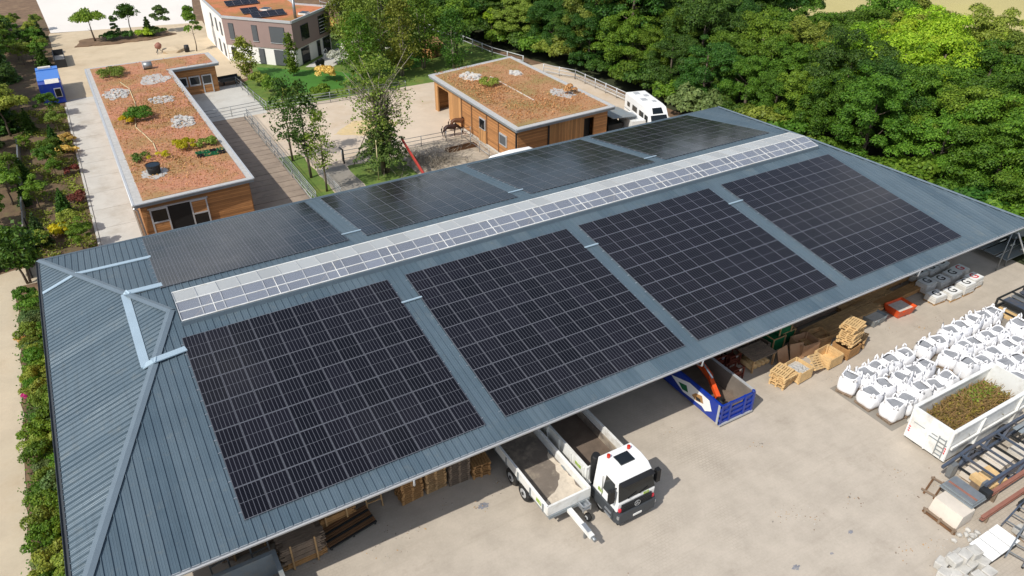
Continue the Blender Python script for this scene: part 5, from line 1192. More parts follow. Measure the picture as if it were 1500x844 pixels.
# ------------------------------------------------------------------ big bags in rows
def bag_parts(seed):
    qq = random.Random(seed); lv = [(0, .49), (.05, .53), (.25, .555), (.5, .555), (.70, .54), (.84, .50), (.95, .455), (1.0, .425), (.95, .40), (.90, .39)]
    n = 24; V = []; F = []; ph = qq.uniform(0, 6); lop = qq.uniform(-.09, .09)
    for z, rr in lv:
        for k in range(n):
            a = 6.283 * k / n; c, s_ = math.cos(a), math.sin(a); p = 7.0 if z < .8 else 4.5
            q_ = rr / ((abs(c) ** p + abs(s_) ** p) ** (1 / p)) * (1 + .035 * math.sin(5 * a + ph + z * 4) + .03 * math.sin(3 * a - ph + z * 2) + qq.uniform(-.022, .022))
            V.append((q_ * c + lop * z, q_ * s_ + lop * z, z + (.05 * math.sin(2 * a + ph) if z > .85 else 0)))
    for i in range(len(lv) - 1):
        for k in range(n): F.append((i * n + k, i * n + (k + 1) % n, (i + 1) * n + (k + 1) % n, (i + 1) * n + k))
    F.append(tuple(range(n - 1, -1, -1)))
    body = MB().add(V, F, True).mesh('body', 'bag_white')
    fil = MB().add([V[len(V) - n + k][:2] + (.905 + .05 * math.sin(2 * 6.283 * k / n + ph),) for k in range(n)], [tuple(range(n))]).mesh('fill', 'bag_grey')
    lo = []
    for sx, sy in ((-1, -1), (1, -1), (1, 1), (-1, 1)):
        h = qq.uniform(.10, .36); x, y = sx * .42, sy * .42
        lo.append(MB().tube([(x - sx * .1, y + sy * .04, .90), (x - sx * .07, y + sy * .02, 1.0 + h * .6), (x - sx * qq.uniform(-.05, .1), y, 1.02 + h), (x + sx * .02, y - sy * .07, 1.0 + h * .6), (x + sx * .04, y - sy * .1, .90)], [.075, .045, .028, .045, .075], 6).mesh('lifting_loop', 'bag_white'))
    return body, fil, lo
BAGS = [bag_parts(s) for s in range(12)]
bagpal = B((-.58, -.5, 0), (.58, .5, .02)); 
for yy in (-.42, 0, .42): bagpal.b2((-.58, yy - .06, .021), (.58, yy + .06, .11))
bagpal.b2((-.6, -.52, .111), (.6, .52, .14)); bagpal = bagpal.mesh('pallet_base', 'timber_grey')
rows = {'front': [(37.55 + k * 1.27, -2.75) for k in range(5)], 'middle': [(37.6 + k * 1.27, -4.15) for k in range(5)], 'container': [(37.8 + k * 1.27, -5.5) for k in range(5)]}
rows2 = {'front': [(44.7 + k * 1.27, -2.8) for k in range(7)], 'middle': [(45.2 + k * 1.3, -4.15) for k in range(5)], 'container': [(45.1 + k * 1.33, -5.5) for k in range(5)]}
words = {'front': 'hall-side row', 'middle': 'middle row', 'container': 'container-side row'}
def bag(x, y, lab, grp, k, s=1.):
    t = thing('big_bag', lab, 'bulk bag', (x + rng.uniform(-.09, .09), y + rng.uniform(-.09, .09), 0), rng.uniform(-.3, .3), grp); b, f, lo = BAGS[(k * 7) % 12]; t.scale = (s * rng.uniform(.94, 1.06), s * rng.uniform(.94, 1.06), s * rng.uniform(.84, 1.12))
    link('pallet_base', bagpal, t)
    qz = (k % 4) * math.pi / 2
    for nm, me in [('body', b), ('fill', f)] + [('lifting_loop', l_) for l_ in lo]:
        o = link(nm, me, t); o.location = (0, 0, .14); o.rotation_euler = (0, 0, qz)
        if nm == 'fill' and k % 3 == 0: o.scale = (.78, 1.0, 1)
i = 0
for blk, rws in (('by the crooked pallets', rows), ('by the dark crate', rows2)):
    for rk, ps in rws.items():
        for j, (x, y) in enumerate(ps):
            lab = 'white bulk bag, %s of the block %s' % (words[rk], blk)
            if j == 0 and blk == 'by the crooked pallets': lab = 'white bulk bag at the open yard end of the %s' % words[rk]
            bag(x, y, lab, 'white bulk bags, %s, block %s' % (words[rk], blk), i); i += 1
for (x, y, lab) in ((46.9, -6.75, 'big white bag behind the far end of the white container'), (48.4, -6.8, 'second big white bag behind the white container'), (46.3, -7.95, 'large wrapped white bag touching the white container'), (47.8, -8.2, 'large wrapped white bag with green print past the container'), (52.1, -4.6, 'lone white bag by the long timber'), (51.9, -5.9, 'white bag at the end of the container row by the timber')): bag(x, y, lab, None, i, 1.12); i += 1
sheet('concrete_pad', [(36.9, -6.4), (56, -6.4), (56, -2.0), (36.9, -2.0)], .006, 'concrete_dark')

# ------------------------------------------------------------------ white roll-off container with cuttings
wc = thing('roll_off_container', 'white roll-off container heaped with brown cuttings', 'container', (37.0, -9.45, 0))
LX, LY, LZ = 6.9, 2.35, 2.35
B((0.1, .08, .3), (LX, LY - .08, .38)).build('floor', 'white_paint', wc)
for yy, lab in ((0, 0), (LY, 1)):
    sd = B((.02, yy - .04, .3), (LX, yy + .04, LZ - .05)).build('side_wall', 'white_paint', wc)
    B((0, yy - .10, LZ - .05), (LX, yy + .10, LZ + .06)).build('top_rail', 'white_paint', sd)
    sgn = -1 if lab == 0 else 1
    for k in (1, 3): MB().bar((.6 + k * 1.8, yy + sgn * .10, .3), (.75 + k * 1.8, yy + sgn * .10, LZ - .06), .12, .12, (0, 1, 0)).build('rib', 'white_paint', sd)
    MB().b2((.02, yy + sgn * .12 - .05, 1.15), (LX, yy + sgn * .12 + .05, 1.32)).build('rub_rail', 'white_paint', sd)
e_ = MB().prism([(-.06, -.05), (.04, -.05), (.04, LY + .05), (-.06, LY + .05)], .25, LZ + .05); ew = e_.build('end_door', 'white_paint', wc)
MB().b2((-.12, LY * .5 - .04, .25), (-.061, LY * .5 + .04, LZ)).build('door_bar', 'white_clean', ew); MB().b2((-.10, .1, 1.25), (-.062, LY * .5 - .05, 1.29)).build('door_bar', 'grey_paint', ew)
for k in (0, 2): MB().b2((-.12, -.02 + k * 1.15, .3), (-.062, .05 + k * 1.15, LZ)).build('hinge_bar', 'white_clean', ew)
ld = MB(); ld.b2((-.16, .16, .4), (-.12, .2, 1.7)); ld.b2((-.16, .56, .4), (-.12, .6, 1.7))
for k in range(5): ld.b2((-.16, .2, .5 + k * .27), (-.12, .56, .54 + k * .27))
ld.build('ladder', 'grey_paint', ew)
for yy in (.02, LY - .16):
    for k in range(3): MB().box((-.066, yy + .07, .75 + k * .16), (.012, .16, .07), 0, .6).build('warning_stripe', 'tail_red', ew)
MB().b2((-.066, LY * .62, 1.45), (-.061, LY * .9, 1.50)).build('lettering', 'grey_paint', ew); MB().b2((-.066, LY * .30, 1.45), (-.061, LY * .45, 1.52)).build('lettering', 'grey_paint', ew)
B((LX - .02, -.02, .3), (LX + .06, LY + .02, LZ + .35)).build('front_wall', 'white_paint', wc)
MB().tube([(LX + .2, .2, .7), (LX + .25, LY / 2, 1.6), (LX + .2, LY - .2, .7)], .07, 8).build('hook_bar', 'white_paint', wc)
for yy in (.5, 1.85): B((.1, yy - .08, .05), (LX, yy + .08, .3)).build('runner', 'dark_metal', wc)
for x in (.4,):
    for yy in (.15, LY - .15): MB().tube([(x, yy - .12, .16), (x, yy + .12, .16)], .16, 12).build('roller', 'dark_metal', wc)
hn = 26; V = []; F = []; rr = np.random.default_rng(8)
for a in range(hn + 1):
    for b in range(11):
        x = .15 + (LX - .4) * a / hn; yy = .1 + (LY - .2) * b / 10; V.append((x, yy, 1.35 + .55 * math.sin(math.pi * (a + 1) / (hn + 2)) * math.sin(math.pi * (b + .8) / 11.6) + rr.uniform(-.08, .08)))
for a in range(hn):
    for b in range(10): F.append((a * 11 + b, (a + 1) * 11 + b, (a + 1) * 11 + b + 1, a * 11 + b + 1))
cut = MB().add(V, F).build('cuttings_heap', 'bark', None); cut.location = (37.0, -9.45, 0); tag(cut, 'heap of brown and green cut branches filling the white container', 'cuttings')
P_ = np.stack([rr.uniform(.2, LX - .5, 2600), rr.uniform(.15, LY - .15, 2600), np.zeros(2600)], 1); P_[:, 2] = 1.42 + .55 * np.sin(math.pi * P_[:, 0] / LX) * np.sin(math.pi * P_[:, 1] / LY) + rr.uniform(0, .2, 2600)
o = link('leaves', tufts('leaves', P_, 'branch_leaf', .13, .5, 9), cut); o['kind'] = 'stuff'
P2 = P_[(P_[:, 0] > 3.4) & (P_[:, 1] > 1.0)][:500]; o = link('leaves', tufts('leaves', P2 + np.array([0, 0, .08]), 'leaf_olive', .13, .5, 10), cut); o['kind'] = 'stuff'
tw = MB(); qt = random.Random(3)
for k in range(800):
    x, yy = qt.uniform(.3, LX - .6), qt.uniform(.2, LY - .2); z = 1.5 + .55 * math.sin(math.pi * x / LX) * math.sin(math.pi * yy / LY); a = qt.uniform(0, 6.28); L = qt.uniform(.3, 1.0)
    tw.bar((x, yy, z), (min(LX - .1, max(.1, x + L * math.cos(a))), min(LY - .1, max(.1, yy + L * .6 * math.sin(a))), z + qt.uniform(-.02, .35)), .022)
o = tw.build('twigs', 'twig', cut); o['kind'] = 'stuff'

# ------------------------------------------------------------------ steel frames, boxes and stones at the yard edge
cf = thing('steel_truss_frame', 'blue-grey welded steel truss frame beside the white container', 'steel frame', (35.4, -10.15, 0))
for yy in (0, -1.95):
    MB().bar((0 if yy == 0 else .5, yy, 1.25 if yy == 0 else 1.45), (2.0, yy, 1.5), .14, .16).build('top_rail', 'steel_blue', cf); MB().bar((2.0, yy, 1.5), (10, yy, 1.5), .14, .16).build('top_rail', 'steel_blue', cf)
    MB().bar((.8, yy, .45), (10, yy, .45), .14, .18).build('bottom_rail', 'steel_blue', cf)
    for k in range(5):
        x = 1.9 + k * 1.9; MB().bar((x, yy, .5), (x + .45, yy, 1.45), .13, .13).build('post', 'steel_blue', cf); MB().bar((x + .45, yy, 1.45), (x + 1.9, yy, .5), .06).build('brace', 'steel_blue', cf)
for k in range(6):
    x = 1.4 + k * 1.6; MB().bar((x, 0, 1.5), (x, -1.95, 1.5), .09, .11).build('crossbar', 'steel_blue', cf); MB().bar((x + .3, 0, .45), (x + .3, -1.95, .45), .09, .1).build('crossbar', 'dark_metal', cf)
for x in (3.1, 6.2): wheel(cf, 0, 0, .5, .3).location = (x, .32, 0)
for ob in [c for c in cf.children if c.name.startswith('wheel')]: ob.rotation_euler = (0, 0, math.pi / 2)
for x, yy in ((.95, -.1), (1.2, -1.75)): MB().b2((x - .25, yy - .14, .3), (x + .2, yy + .14, 1.1)).build('end_bracket', 'galv', cf)
for k in range(5): B((5.6, -1.7 + k * .3, 1.57), (10, -1.48 + k * .3, 1.62)).build('sheet_profile', 'grey_paint', cf)
for i, (y0, x0, x1, z, lab) in enumerate(((-12.35, 36.3, 46, .75, 'red oxide steel beam against the truss frame'), (-12.95, 34.7, 46, .45, 'lower red oxide steel beam near the white panels'))):
    t = thing('steel_beam', lab, 'beam', (x0, y0, 0)); MB().b2((0, -.09, z), (x1 - x0, .09, z + .035)).b2((0, -.09, z + .2), (x1 - x0, .09, z + .235)).b2((0, -.012, z + .035), (x1 - x0, .012, z + .2)).build('profile', 'oxide', t)
    for x in (.5, 4, 8): B((x, -.1, 0), (x + .12, .1, z)).build('support_block', 'timber_grey', t)
f2 = thing('steel_gantry', 'dark steel frame lying beyond the red beams', 'steel frame', (37.0, -13.4, 0))
for yy in (0, -1.3): MB().bar((0, yy, .8), (9, yy, .9), .12).build('rail', 'dark_metal', f2)
for k in range(6): MB().bar((.4 + k * 1.6, 0, .82), (.4 + k * 1.6, -1.3, .82), .1).build('crossbar', 'steel_blue', f2); B((.35 + k * 1.6, -.05, 0), (.45 + k * 1.6, .05, .76)).build('leg', 'dark_metal', f2)
MB().bar((-1.9, -1.9, .5), (4, -.5, 1.3), .12).build('diagonal', 'galv', f2)
f3 = thing('white_beam', 'long cream steel beam in the corner of the yard', 'beam', (33.2, -16.3, 0)); MB().bar((0, 0, .5), (8, 1.8, .5), .25, .2).build('beam', 'beige_tarp', f3); MB().bar((0, -.5, .3), (8, 1.3, .3), .2, .2).build('beam', 'stone_white', f3)
for i, (x, y, z, L, lab, m) in enumerate(((38.6, -10.9, .08, 3.2, 'pale concrete slab lying inside the truss frame', 'beige_tarp'), (42.2, -11.2, .08, 2.6, 'second pale concrete slab inside the truss frame', 'stone_white'), (37.4, -11.6, .5, 1.4, 'short cream board pack inside the truss frame', 'timber_new'), (39.8, -13.9, .1, 2.4, 'pale board stack under the dark gantry frame', 'beige_tarp'), (36.6, -14.6, .1, 1.8, 'pale block row beside the white boards', 'stone_grey'), (38.4, -15.6, .1, 2.6, 'grey block row behind the pale blocks', 'stone_grey'))):
    t = thing('slab_pack', lab, 'slabs', (x, y, 0), rng.uniform(-.1, .1))
    for k in range(3): B((-L / 2 + k * L / 3, -.55, z), (-L / 2 + (k + 1) * L / 3 - .03, .55 - .1 * (k % 2), z + .28 + .04 * k)).build('slab', m, t)
    B((-L / 2, -.4, 0), (L / 2, .4, z)).build('bearer', 'timber_grey', t)
for i, (x, y, rz_, lab) in enumerate(((34.1, -15.5, .22, 'galvanised ladder frame lying over the pale blocks'), (35.6, -14.4, .12, 'dark ladder frame leaning beside the gantry'), (41.0, -15.0, .1, 'galvanised scaffold frame at the yard border'))):
    t = thing('scaffold_frame', lab, 'scaffold', (x, y, 0), rz_)
    for yy in (0, .75): MB().bar((-.4, yy, .55 + .1 * i), (5.2, yy, 1.0 + .1 * i), .07).build('rail', 'galv' if i != 1 else 'steel_blue', t)
    for k in range(8): MB().bar((k * .65, 0, .59 + k * .052 + .1 * i), (k * .65, .75, .59 + k * .052 + .1 * i), .05).build('rung', 'galv', t)
    for xx in (.1, 4.8): B((xx - .06, -.05, 0), (xx + .06, .05, .55 + .1 * i)).build('leg', 'dark_metal', t)
bx = thing('tarped_box', 'beige covered box with weathered front board', 'box', (33.3, -12.6, 0))
MB().add([(0, 0, .15), (0, 1.5, .15), (0.25, 1.5, .95), (.25, 0, .95), (1.3, 0, .15), (1.3, 1.5, .15), (1.25, 1.5, .95), (1.25, 0, .95)], [(0, 1, 2, 3), (4, 7, 6, 5), (3, 2, 6, 7), (0, 3, 7, 4), (1, 5, 6, 2), (0, 4, 5, 1)]).build('cover', 'beige_tarp', bx)
for z in (.1, .3): B((-.18, -.12, z - .06), (-.1, 1.65, z + .03)).build('board', 'timber_grey' if z > .2 else 'wood_dark', bx)
for yy in (0, .75, 1.5): B((-.2, yy - .05, 0), (-.02, yy + .05, .3)).build('block', 'timber_grey', bx)
gs = thing('sheet_metal_pack', 'pack of blue-grey sheet metal lying on blocks next to the beige box', 'metal sheets', (34.35, -12.5, 0))
for k in range(4): B((.02 + .05 * k, .03 * k, .98 + k * .06), (1.25 - .03 * k, 1.75 - .04 * k, 1.03 + k * .06)).build('sheet', 'grey_paint' if k % 2 == 0 else 'galv', gs)
B((.45, .1, 1.212), (.55, 1.6, 1.25)).build('strap', 'oxide', gs)
for x in (.15, 1.05): B((x, .2, 0), (x + .15, 1.5, .98)).build('support', 'concrete_dark', gs)
B((1.3, .0, .9), (1.7, .5, 1.3)).build('clamp', 'dark_metal', gs)
pf = thing('timber_debris', 'broken brown timber frame near the beige box', 'timber', (34.6, -10.2, 0), .2); 
for yy in (-.5, 0): MB().bar((-.4, yy, .12), (1.1, yy + .1, .14), .09).build('bar', 'wood_dark', pf)
for x in (-.3, .9): MB().bar((x, -.6, .22), (x, .2, .22), .08).build('crossbar', 'timber_grey', pf)
wp = thing('insulation_boards', 'three bright white insulation panels laid side by side', 'panels', (33.0, -13.6, 0), -.02)
for k in range(3): MB().box((.35 + k * .72, -.45, .32 + k * .06), (.66, 1.15, .05), 0, 0, -.09).build('panel', 'white_clean', wp)
B((-.1, -1.0, 0), (2.1, .1, .2)).build('base', 'dark_metal', wp)
STB = [stone_mesh('stone_block', 'stone_grey', (.36, .30, .24), 40 + k) for k in range(4)]
def block_mesh(seed):
    bm = bmesh.new(); bmesh.ops.create_cube(bm, size=1); qz = random.Random(seed)
    for v in bm.verts: v.co = Vector((v.co.x * .58 * qz.uniform(.85, 1.1), v.co.y * .5 * qz.uniform(.85, 1.1), v.co.z * .42 * qz.uniform(.85, 1.1)))
    bmesh.ops.bevel(bm, geom=bm.edges[:], offset=.03, segments=1, affect='EDGES'); me = bpy.data.meshes.new('stone_block'); bm.to_mesh(me); bm.free(); me.materials.append(MATS['stone_grey']); return me
BLK = [block_mesh(k) for k in range(5)]; qs = random.Random(6)
for k, (x, y, z) in enumerate([(30.9, -13.5, 0), (31.5, -13.6, 0), (32.1, -13.6, 0), (32.7, -13.8, 0), (30.8, -14.1, 0), (31.4, -14.2, 0), (32.0, -14.2, 0), (32.6, -14.4, 0), (31.2, -13.8, .42), (31.8, -13.9, .42), (32.4, -14.0, .42), (30.5, -13.9, 0), (31.0, -14.7, 0), (31.7, -14.8, 0), (32.3, -14.9, 0)]):
    o = link('stone_block', BLK[k % 5]); o.location = (x, y, z + .21); o.rotation_euler = (0, 0, qs.uniform(-.3, .3))
    tag(o, 'pale grey rough stone block %s of the stone pile' % ('on top' if z > .1 else 'at the base'), 'stone block', 'stone blocks %s of the pile' % ('on top' if z > .1 else 'at the base'))
for k in range(9):
    o = link('rubble_stone', STB[k % 4]); o.location = (33.4 + qs.uniform(-.8, 1.2), -13.0 + qs.uniform(-.35, .2), .1); o.scale = (.5, .5, .5); o.rotation_euler = (0, 0, qs.uniform(0, 6)); tag(o, 'small rubble stone before the white panels', 'stone', 'rubble before the white panels')
ck = thing('dark_steel_crate', 'dark steel frame crate with grey sheets beyond the bulk bags', 'crate', (53.9, -3.9, 0))
for x in (0, 3.4):
    for yy in (0, 1.9): B((x - .06, yy - .06, 0), (x + .06, yy + .06, 1.0)).build('post', 'dark_metal', ck)
for z in (.25, 1.0):
    for yy in (0, 1.9): MB().bar((0, yy, z), (3.4, yy, z), .1).build('rail', 'dark_metal', ck)
    for x in (0, 1.7, 3.4): MB().bar((x, 0, z), (x, 1.9, z), .1).build('rail', 'dark_metal', ck)
for k in range(3): B((.3 + k * 1.0, .2, .85), (1.1 + k * 1.0, 1.7, .9)).build('sheet', 'galv' if k % 2 else 'steel_blue', ck)
t = thing('long_timber', 'long pale timber lying in front of the dark steel crate', 'timber', (53.6, -4.3, 0)); 
for k in range(2): MB().b2((k * .5, -2.2, 0), (k * .5 + .4, 2.2, .18)).build('timber', 'timber_new', t)
rk = thing('steel_rack', 'steel rack with grey decks behind the open hall end', 'rack', (60.6, 1.2, 0))
for x in (0, 4.2):
    for yy in (0, 2.8): MB().tube([(x, yy, 0), (x, yy, 2.6)], .05, 8).build('post', 'galv', rk)
for k in range(4): B((-.2, -.1 + k * .8, 2.4), (6.5, .55 + k * .8, 2.46)).build('deck_plate', 'anthracite' if k % 2 == 0 else 'grey_paint', rk)
for k in range(3): B((-.2, -.1 + k * 1.0, .55), (6.5, .75 + k * 1.0, .61)).build('deck_plate', 'grey_paint', rk)
MB().tube([(-.4, -.2, 3.1), (1.6, -.9, .1)], .06, 8).build('brace', 'white_paint', rk); MB().tube([(-1.3, -.1, 0), (-.6, .1, 3.4)], .05, 8).build('brace', 'galv', rk); MB().tube([(-1, .4, .9), (2.5, .2, 1.5)], .04, 6).build('brace', 'galv', rk)
for i, (px, py, lab) in enumerate(((58.4, 4.5, 'boulder in the shade under the open hall end'), (59.6, 5.2, 'second boulder in the shade under the open hall end'), (60.9, 4.9, 'third boulder beside the steel rack'))):
    o = link('boulder', stone_mesh('boulder', 'stone_grey', (.8, .6, .6), 70 + i)); o.location = (px, py, .35); tag(o, lab, 'boulder')
t = thing('red_beam_pile', 'pile of red steel beams behind the cement pallets', 'beams', (56.9, 4.0, 0)); 
for k in range(4): B((-1.2, k * .3, .05 + .1 * (k % 2)), (1.4, k * .3 + .2, .25 + .1 * (k % 2))).build('beam', 'red_paint', t)
hz = [(27.0 + .5 * math.cos(a) * (1 - .02 * a), 4.6 + .45 * math.sin(a), .03 + .006 * a) for a in [k * .5 for k in range(40)]]
tag(MB().tube(hz, .03, 5).build('hose_coil', 'yellow'), 'coiled yellow hose on the shaded floor beside the blue container', 'hose')
mat('stain', lin(128, 130, 138), .7, 0, .25, 6, lin(176, 166, 150), 4.); mat('stain_brown', lin(170, 154, 132), .9, 0, .15, 5, lin(186, 172, 152), 3.)
for k, (x, y, s) in enumerate(((14.05, .6, .30), (28.95, -10.0, .17), (25.0, -10.1, .22), (27.1, -10.4, .10))):
    qz = random.Random(k); sheet('stain', [(x + s * f_ * math.cos(a), y + s * f_ * .7 * math.sin(a)) for a, f_ in [(6.283 * j / 34, qz.uniform(.6, 1.15)) for j in range(34)]], .0045 + k * .0001, 'stain')

# ------------------------------------------------------------------ motorhome, trailers, cabin and farm bits
mh = thing('motorhome', 'white motorhome parked between barn and wood', 'motorhome', (55.75, 39.5, 0), -.242)
mp = [(-3.5, .5), (-3.58, 1.05), (-3.35, 1.5), (-2.75, 2.25), (-2.2, 2.85), (-1.3, 2.95), (3.25, 2.95), (3.5, 2.75), (3.5, .45)]
o = MB().xprism(mp, -1.17, 1.17).build('body', 'white_clean', mh); bv = o.modifiers.new('bevel', 'BEVEL'); bv.width = .1; bv.segments = 2; bv.limit_method = 'ANGLE'
for sg in (-1, 1):
    for y0, y1, z0, z1 in ((2.0, 2.7, 1.6, 2.1), (.1, 1.3, 1.55, 2.15), (-1.6, -.5, 1.55, 2.15), (-2.7, -1.9, 1.4, 2.1)): B((sg * 1.18 - .012, y0, z0), (sg * 1.18 + .012, y1, z1)).build('side_window', 'glass_dark', mh)
    B((sg * 1.185 - .01, -3.0, 1.2), (sg * 1.185 + .01, 3.3, 1.26)).build('stripe', 'trim_grey', mh)
    for y in (-2.4, 2.0): wheel(mh, sg * 1.0, y, .36, .24)
MB().add([(-1.0, -3.34, 1.58), (1.0, -3.34, 1.58), (.92, -2.84, 2.22), (-.92, -2.84, 2.22)], [(0, 1, 2, 3)]).build('windscreen', 'glass_dark', mh)
MB().add([(-.62, -2.72, 2.33), (.62, -2.72, 2.33), (.55, -2.25, 2.84), (-.55, -2.25, 2.84)], [(0, 1, 2, 3)]).build('skylight', 'glass_dark', mh)
B((-.9, -3.64, .7), (.9, -3.56, .95)).build('grille', 'black', mh)
for (x, y, s) in ((-.4, .2, .3), (.4, 1.4, .25), (-.3, 2.4, .3), (.45, -.6, .2)): B((x - s, y - s, 2.95), (x + s, y + s, 3.05)).build('roof_vent', 'trim_light', mh)
lt = thing('lean_to', 'grey-roofed lean-to at the barn end next to the motorhome', 'lean-to', (49.6, 37.6, 0))
MB().add([(0, 0, 2.5), (3.2, 0, 2.2), (3.2, 3.4, 2.2), (0, 3.4, 2.5), (0, 0, 2.58), (3.2, 0, 2.28), (3.2, 3.4, 2.28), (0, 3.4, 2.58)], [(4, 5, 6, 7), (3, 2, 1, 0), (0, 1, 5, 4), (1, 2, 6, 5), (2, 3, 7, 6), (3, 0, 4, 7)]).build('roof', 'grey_paint', lt)
for x, y in ((3.1, .1), (3.1, 3.3)): B((x - .06, y - .06, 0), (x + .06, y + .06, 2.15)).build('post', 'trim_grey', lt)
B((0.2, 3.2, 0), (3, 3.3, 2.2)).build('shade_panel', 'black', lt); B((.2, 1.0, 0), (2.2, 2.8, 1.4)).build('stored_goods', 'dark_metal', lt)  # black rear panel paints the shade under the lean-to roof
ib = thing('white_tank', 'white plastic tank under the lean-to edge', 'tank', (50.3, 37.2, 0)); o = B((-.5, -.5, .15), (.5, .5, 1.2)).build('tank', 'white_clean', ib)
for z in (.4, .8, 1.15): B((-.53, -.53, z), (.53, .53, z + .04)).build('cage_band', 'galv', ib)
wt = thing('utility_trailer', 'white box trailer beside the motorhome', 'trailer', (53.0, 38.6, 0), -.2); B((-.8, -1.6, .5), (.8, 1.6, 1.9)).build('box', 'white_paint', wt); B((-.82, -.6, 1.9), (.2, .5, 2.2)).build('hatch', 'trim_light', wt)
for sg in (-1, 1): wheel(wt, sg * .85, 0, .32, .2)
B((-.06, -2.6, .4), (.06, -1.6, .5)).build('drawbar', 'galv', wt)
cv = thing('caravan', 'white round-roofed caravan right behind the hall eave', 'caravan', (35.7, 34.2, 0), .03)
cp = [(-3.0, .5), (-3.05, 1.3), (-2.75, 2.1), (-2.1, 2.55), (0, 2.72), (2.2, 2.6), (2.9, 2.2), (3.05, 1.3), (3.0, .5)]
V = [(x, y, z) for y in (-1.1, 1.1) for x, z in cp]; n_ = len(cp); MB().add(V, [tuple(range(n_)), tuple(range(2 * n_ - 1, n_ - 1, -1))] + [(i, n_ + i, n_ + (i + 1) % n_, (i + 1) % n_) for i in range(n_)]).build('body', 'white_clean', cv)
for y in (-1.115, 1.115): B((-1.6, y - .01, 1.4), (-.4, y + .01, 2.0)).build('window', 'glass_dark', cv); B((.6, y - .01, 1.4), (1.6, y + .01, 2.0)).build('window', 'glass_dark', cv)
wheel(cv, 0, 0, .33, .2).location = (0, -1.0, 0)
cbn = thing('blue_cabin', 'blue site cabin with light blue roof in the hedge bed', 'cabin', (-1.05, 84.6, 0))
B((-1.2, -3.6, .1), (1.2, 3.9, 2.5)).build('body', 'blue_paint', cbn); B((-1.22, -2.1, 2.5), (1.22, 2.4, 2.58)).build('roof', 'blue_roof', cbn); B((-1.22, 2.6, 2.5), (1.22, 3.9, 2.62)).build('roof', 'blue_roof', cbn)
MB().box((.3, -2.9, 2.56), (1.5, 1.4, .06), 0, .12).build('skylight', 'stone_white', cbn); f = B((.25, -3.66, .8), (1.0, -3.6, 1.9)).build('window', 'trim_light', cbn); B((.32, -3.69, .9), (.93, -3.66, 1.8)).build('pane', 'glass_dark', f)
B((-.9, 3.0, 2.63), (.5, 3.6, 2.8)).build('roof_box', 'stone_white', cbn)
for (x, y, lab) in ((.6, 100.5, 'dark open skip at the sand yard kerb'),):
    t = thing('dark_skip', lab, 'skip', (x, y, 0)); 
    for lo, hi in (((-.7, -3, 0), (-.6, 3, 1.1)), ((.6, -3, 0), (.7, 3, 1.1)), ((-.6, -3, 0), (.6, -2.9, 1.1)), ((-.6, 2.9, 0), (.6, 3, 1.1))): B(lo, hi).build('wall', 'dark_metal', t)
    B((-.6, -2.9, .05), (.6, 2.9, .3)).build('load', 'stone_white', t)
cm = thing('cement_mixer', 'small pink-red cement mixer by the sand pile', 'mixer', (13.2, 98.4, 0))
MB().tube([(0, 0, .7), (.1, 0, .95), (.35, 0, 1.25), (.5, 0, 1.4)], [.3, .48, .4, .24], 14).build('drum', 'oxide', cm)
for a in (0, 2.1, 4.2): MB().bar((.1, 0, .8), (.1 + .6 * math.cos(a), .6 * math.sin(a), 0), .06).build('leg', 'dark_metal', cm)
spile = stone_mesh('sand_pile', 'sand_yard', (2.0, 1.6, .9), 90); o = link('sand_pile', spile); o.location = (15.4, 98.5, 0); tag(o, 'small heap of yellow sand beside the mixer', 'sand pile')
t = thing('barrel', 'black barrel beside the sand heap', 'barrel', (17.0, 97.2, 0)); MB().tube([(0, 0, 0), (0, 0, .45), (0, 0, .95)], [.33, .37, .33], 14).build('body', 'black', t); MB().tube([(0, 0, .95), (0, 0, .97)], .3, 14).build('lid', 'dark_metal', t)
ct = thing('flat_cart', 'grey flat cart parked by the stable wing', 'cart', (18.9, 78.4, 0), .1); B((-1.3, -.7, .6), (1.3, .7, .7)).build('deck', 'anthracite', ct)
for sg in (-1, 1): wheel(ct, 0, 0, .3, .16).location = (sg * .8, 0, 0); B((-1.3, sg * .7 - .03, .7), (1.3, sg * .7 + .03, 1.0)).build('rail', 'dark_metal', ct)
ph_ = thing('playhouse', 'small timber playhouse at the end of the garden', 'playhouse', (46.9, 77.2, 0), .5); B((-1.2, -1, 0), (1.2, 1, 1.7)).build('wall', 'clad_v', ph_)
MB().add([(-1.4, -1.25, 1.65), (1.4, -1.25, 1.65), (1.4, 0, 2.6), (-1.4, 0, 2.6), (1.4, 1.25, 1.65), (-1.4, 1.25, 1.65)], [(0, 1, 2, 3), (3, 2, 4, 5), (0, 3, 5), (1, 4, 2)]).build('roof', 'timber', ph_); B((-.3, -1.03, 0), (.3, -1.0, 1.3)).build('door', 'wood_dark', ph_)
eg = thing('hanging_chair', 'white round wicker chair on the house terrace', 'chair', (33.6, 84.2, 0), .7); eg.scale = (.7, .7, .75); 
hoop = [(.62 * math.cos(a), 0, .85 + .75 * math.sin(a)) for a in [6.283 * k / 20 for k in range(21)]]
MB().tube(hoop, .06, 6).build('hoop', 'white_clean', eg); MB().tube([(.5 * math.cos(a), .35, .8 + .55 * math.sin(a)) for a in [6.283 * k / 16 for k in range(17)]], .05, 6).build('back', 'white_clean', eg); MB().tube([(0, 0, .35), (0, .25, .4)], [.45, .4], 14).build('seat', 'white_clean', eg); MB().tube([(0, .3, 0), (0, .3, .4)], [.4, .1], 10).build('foot', 'white_clean', eg)
bq = thing('barbecue', 'black barbecue on the terrace edge by the lawn', 'barbecue', (31.2, 79.2, 0), .7); B((-.7, -.3, .7), (.7, .3, 1.1)).build('body', 'black', bq); 
for x in (-.6, .6): B((x - .04, -.25, 0), (x + .04, .25, .7)).build('leg', 'dark_metal', bq)
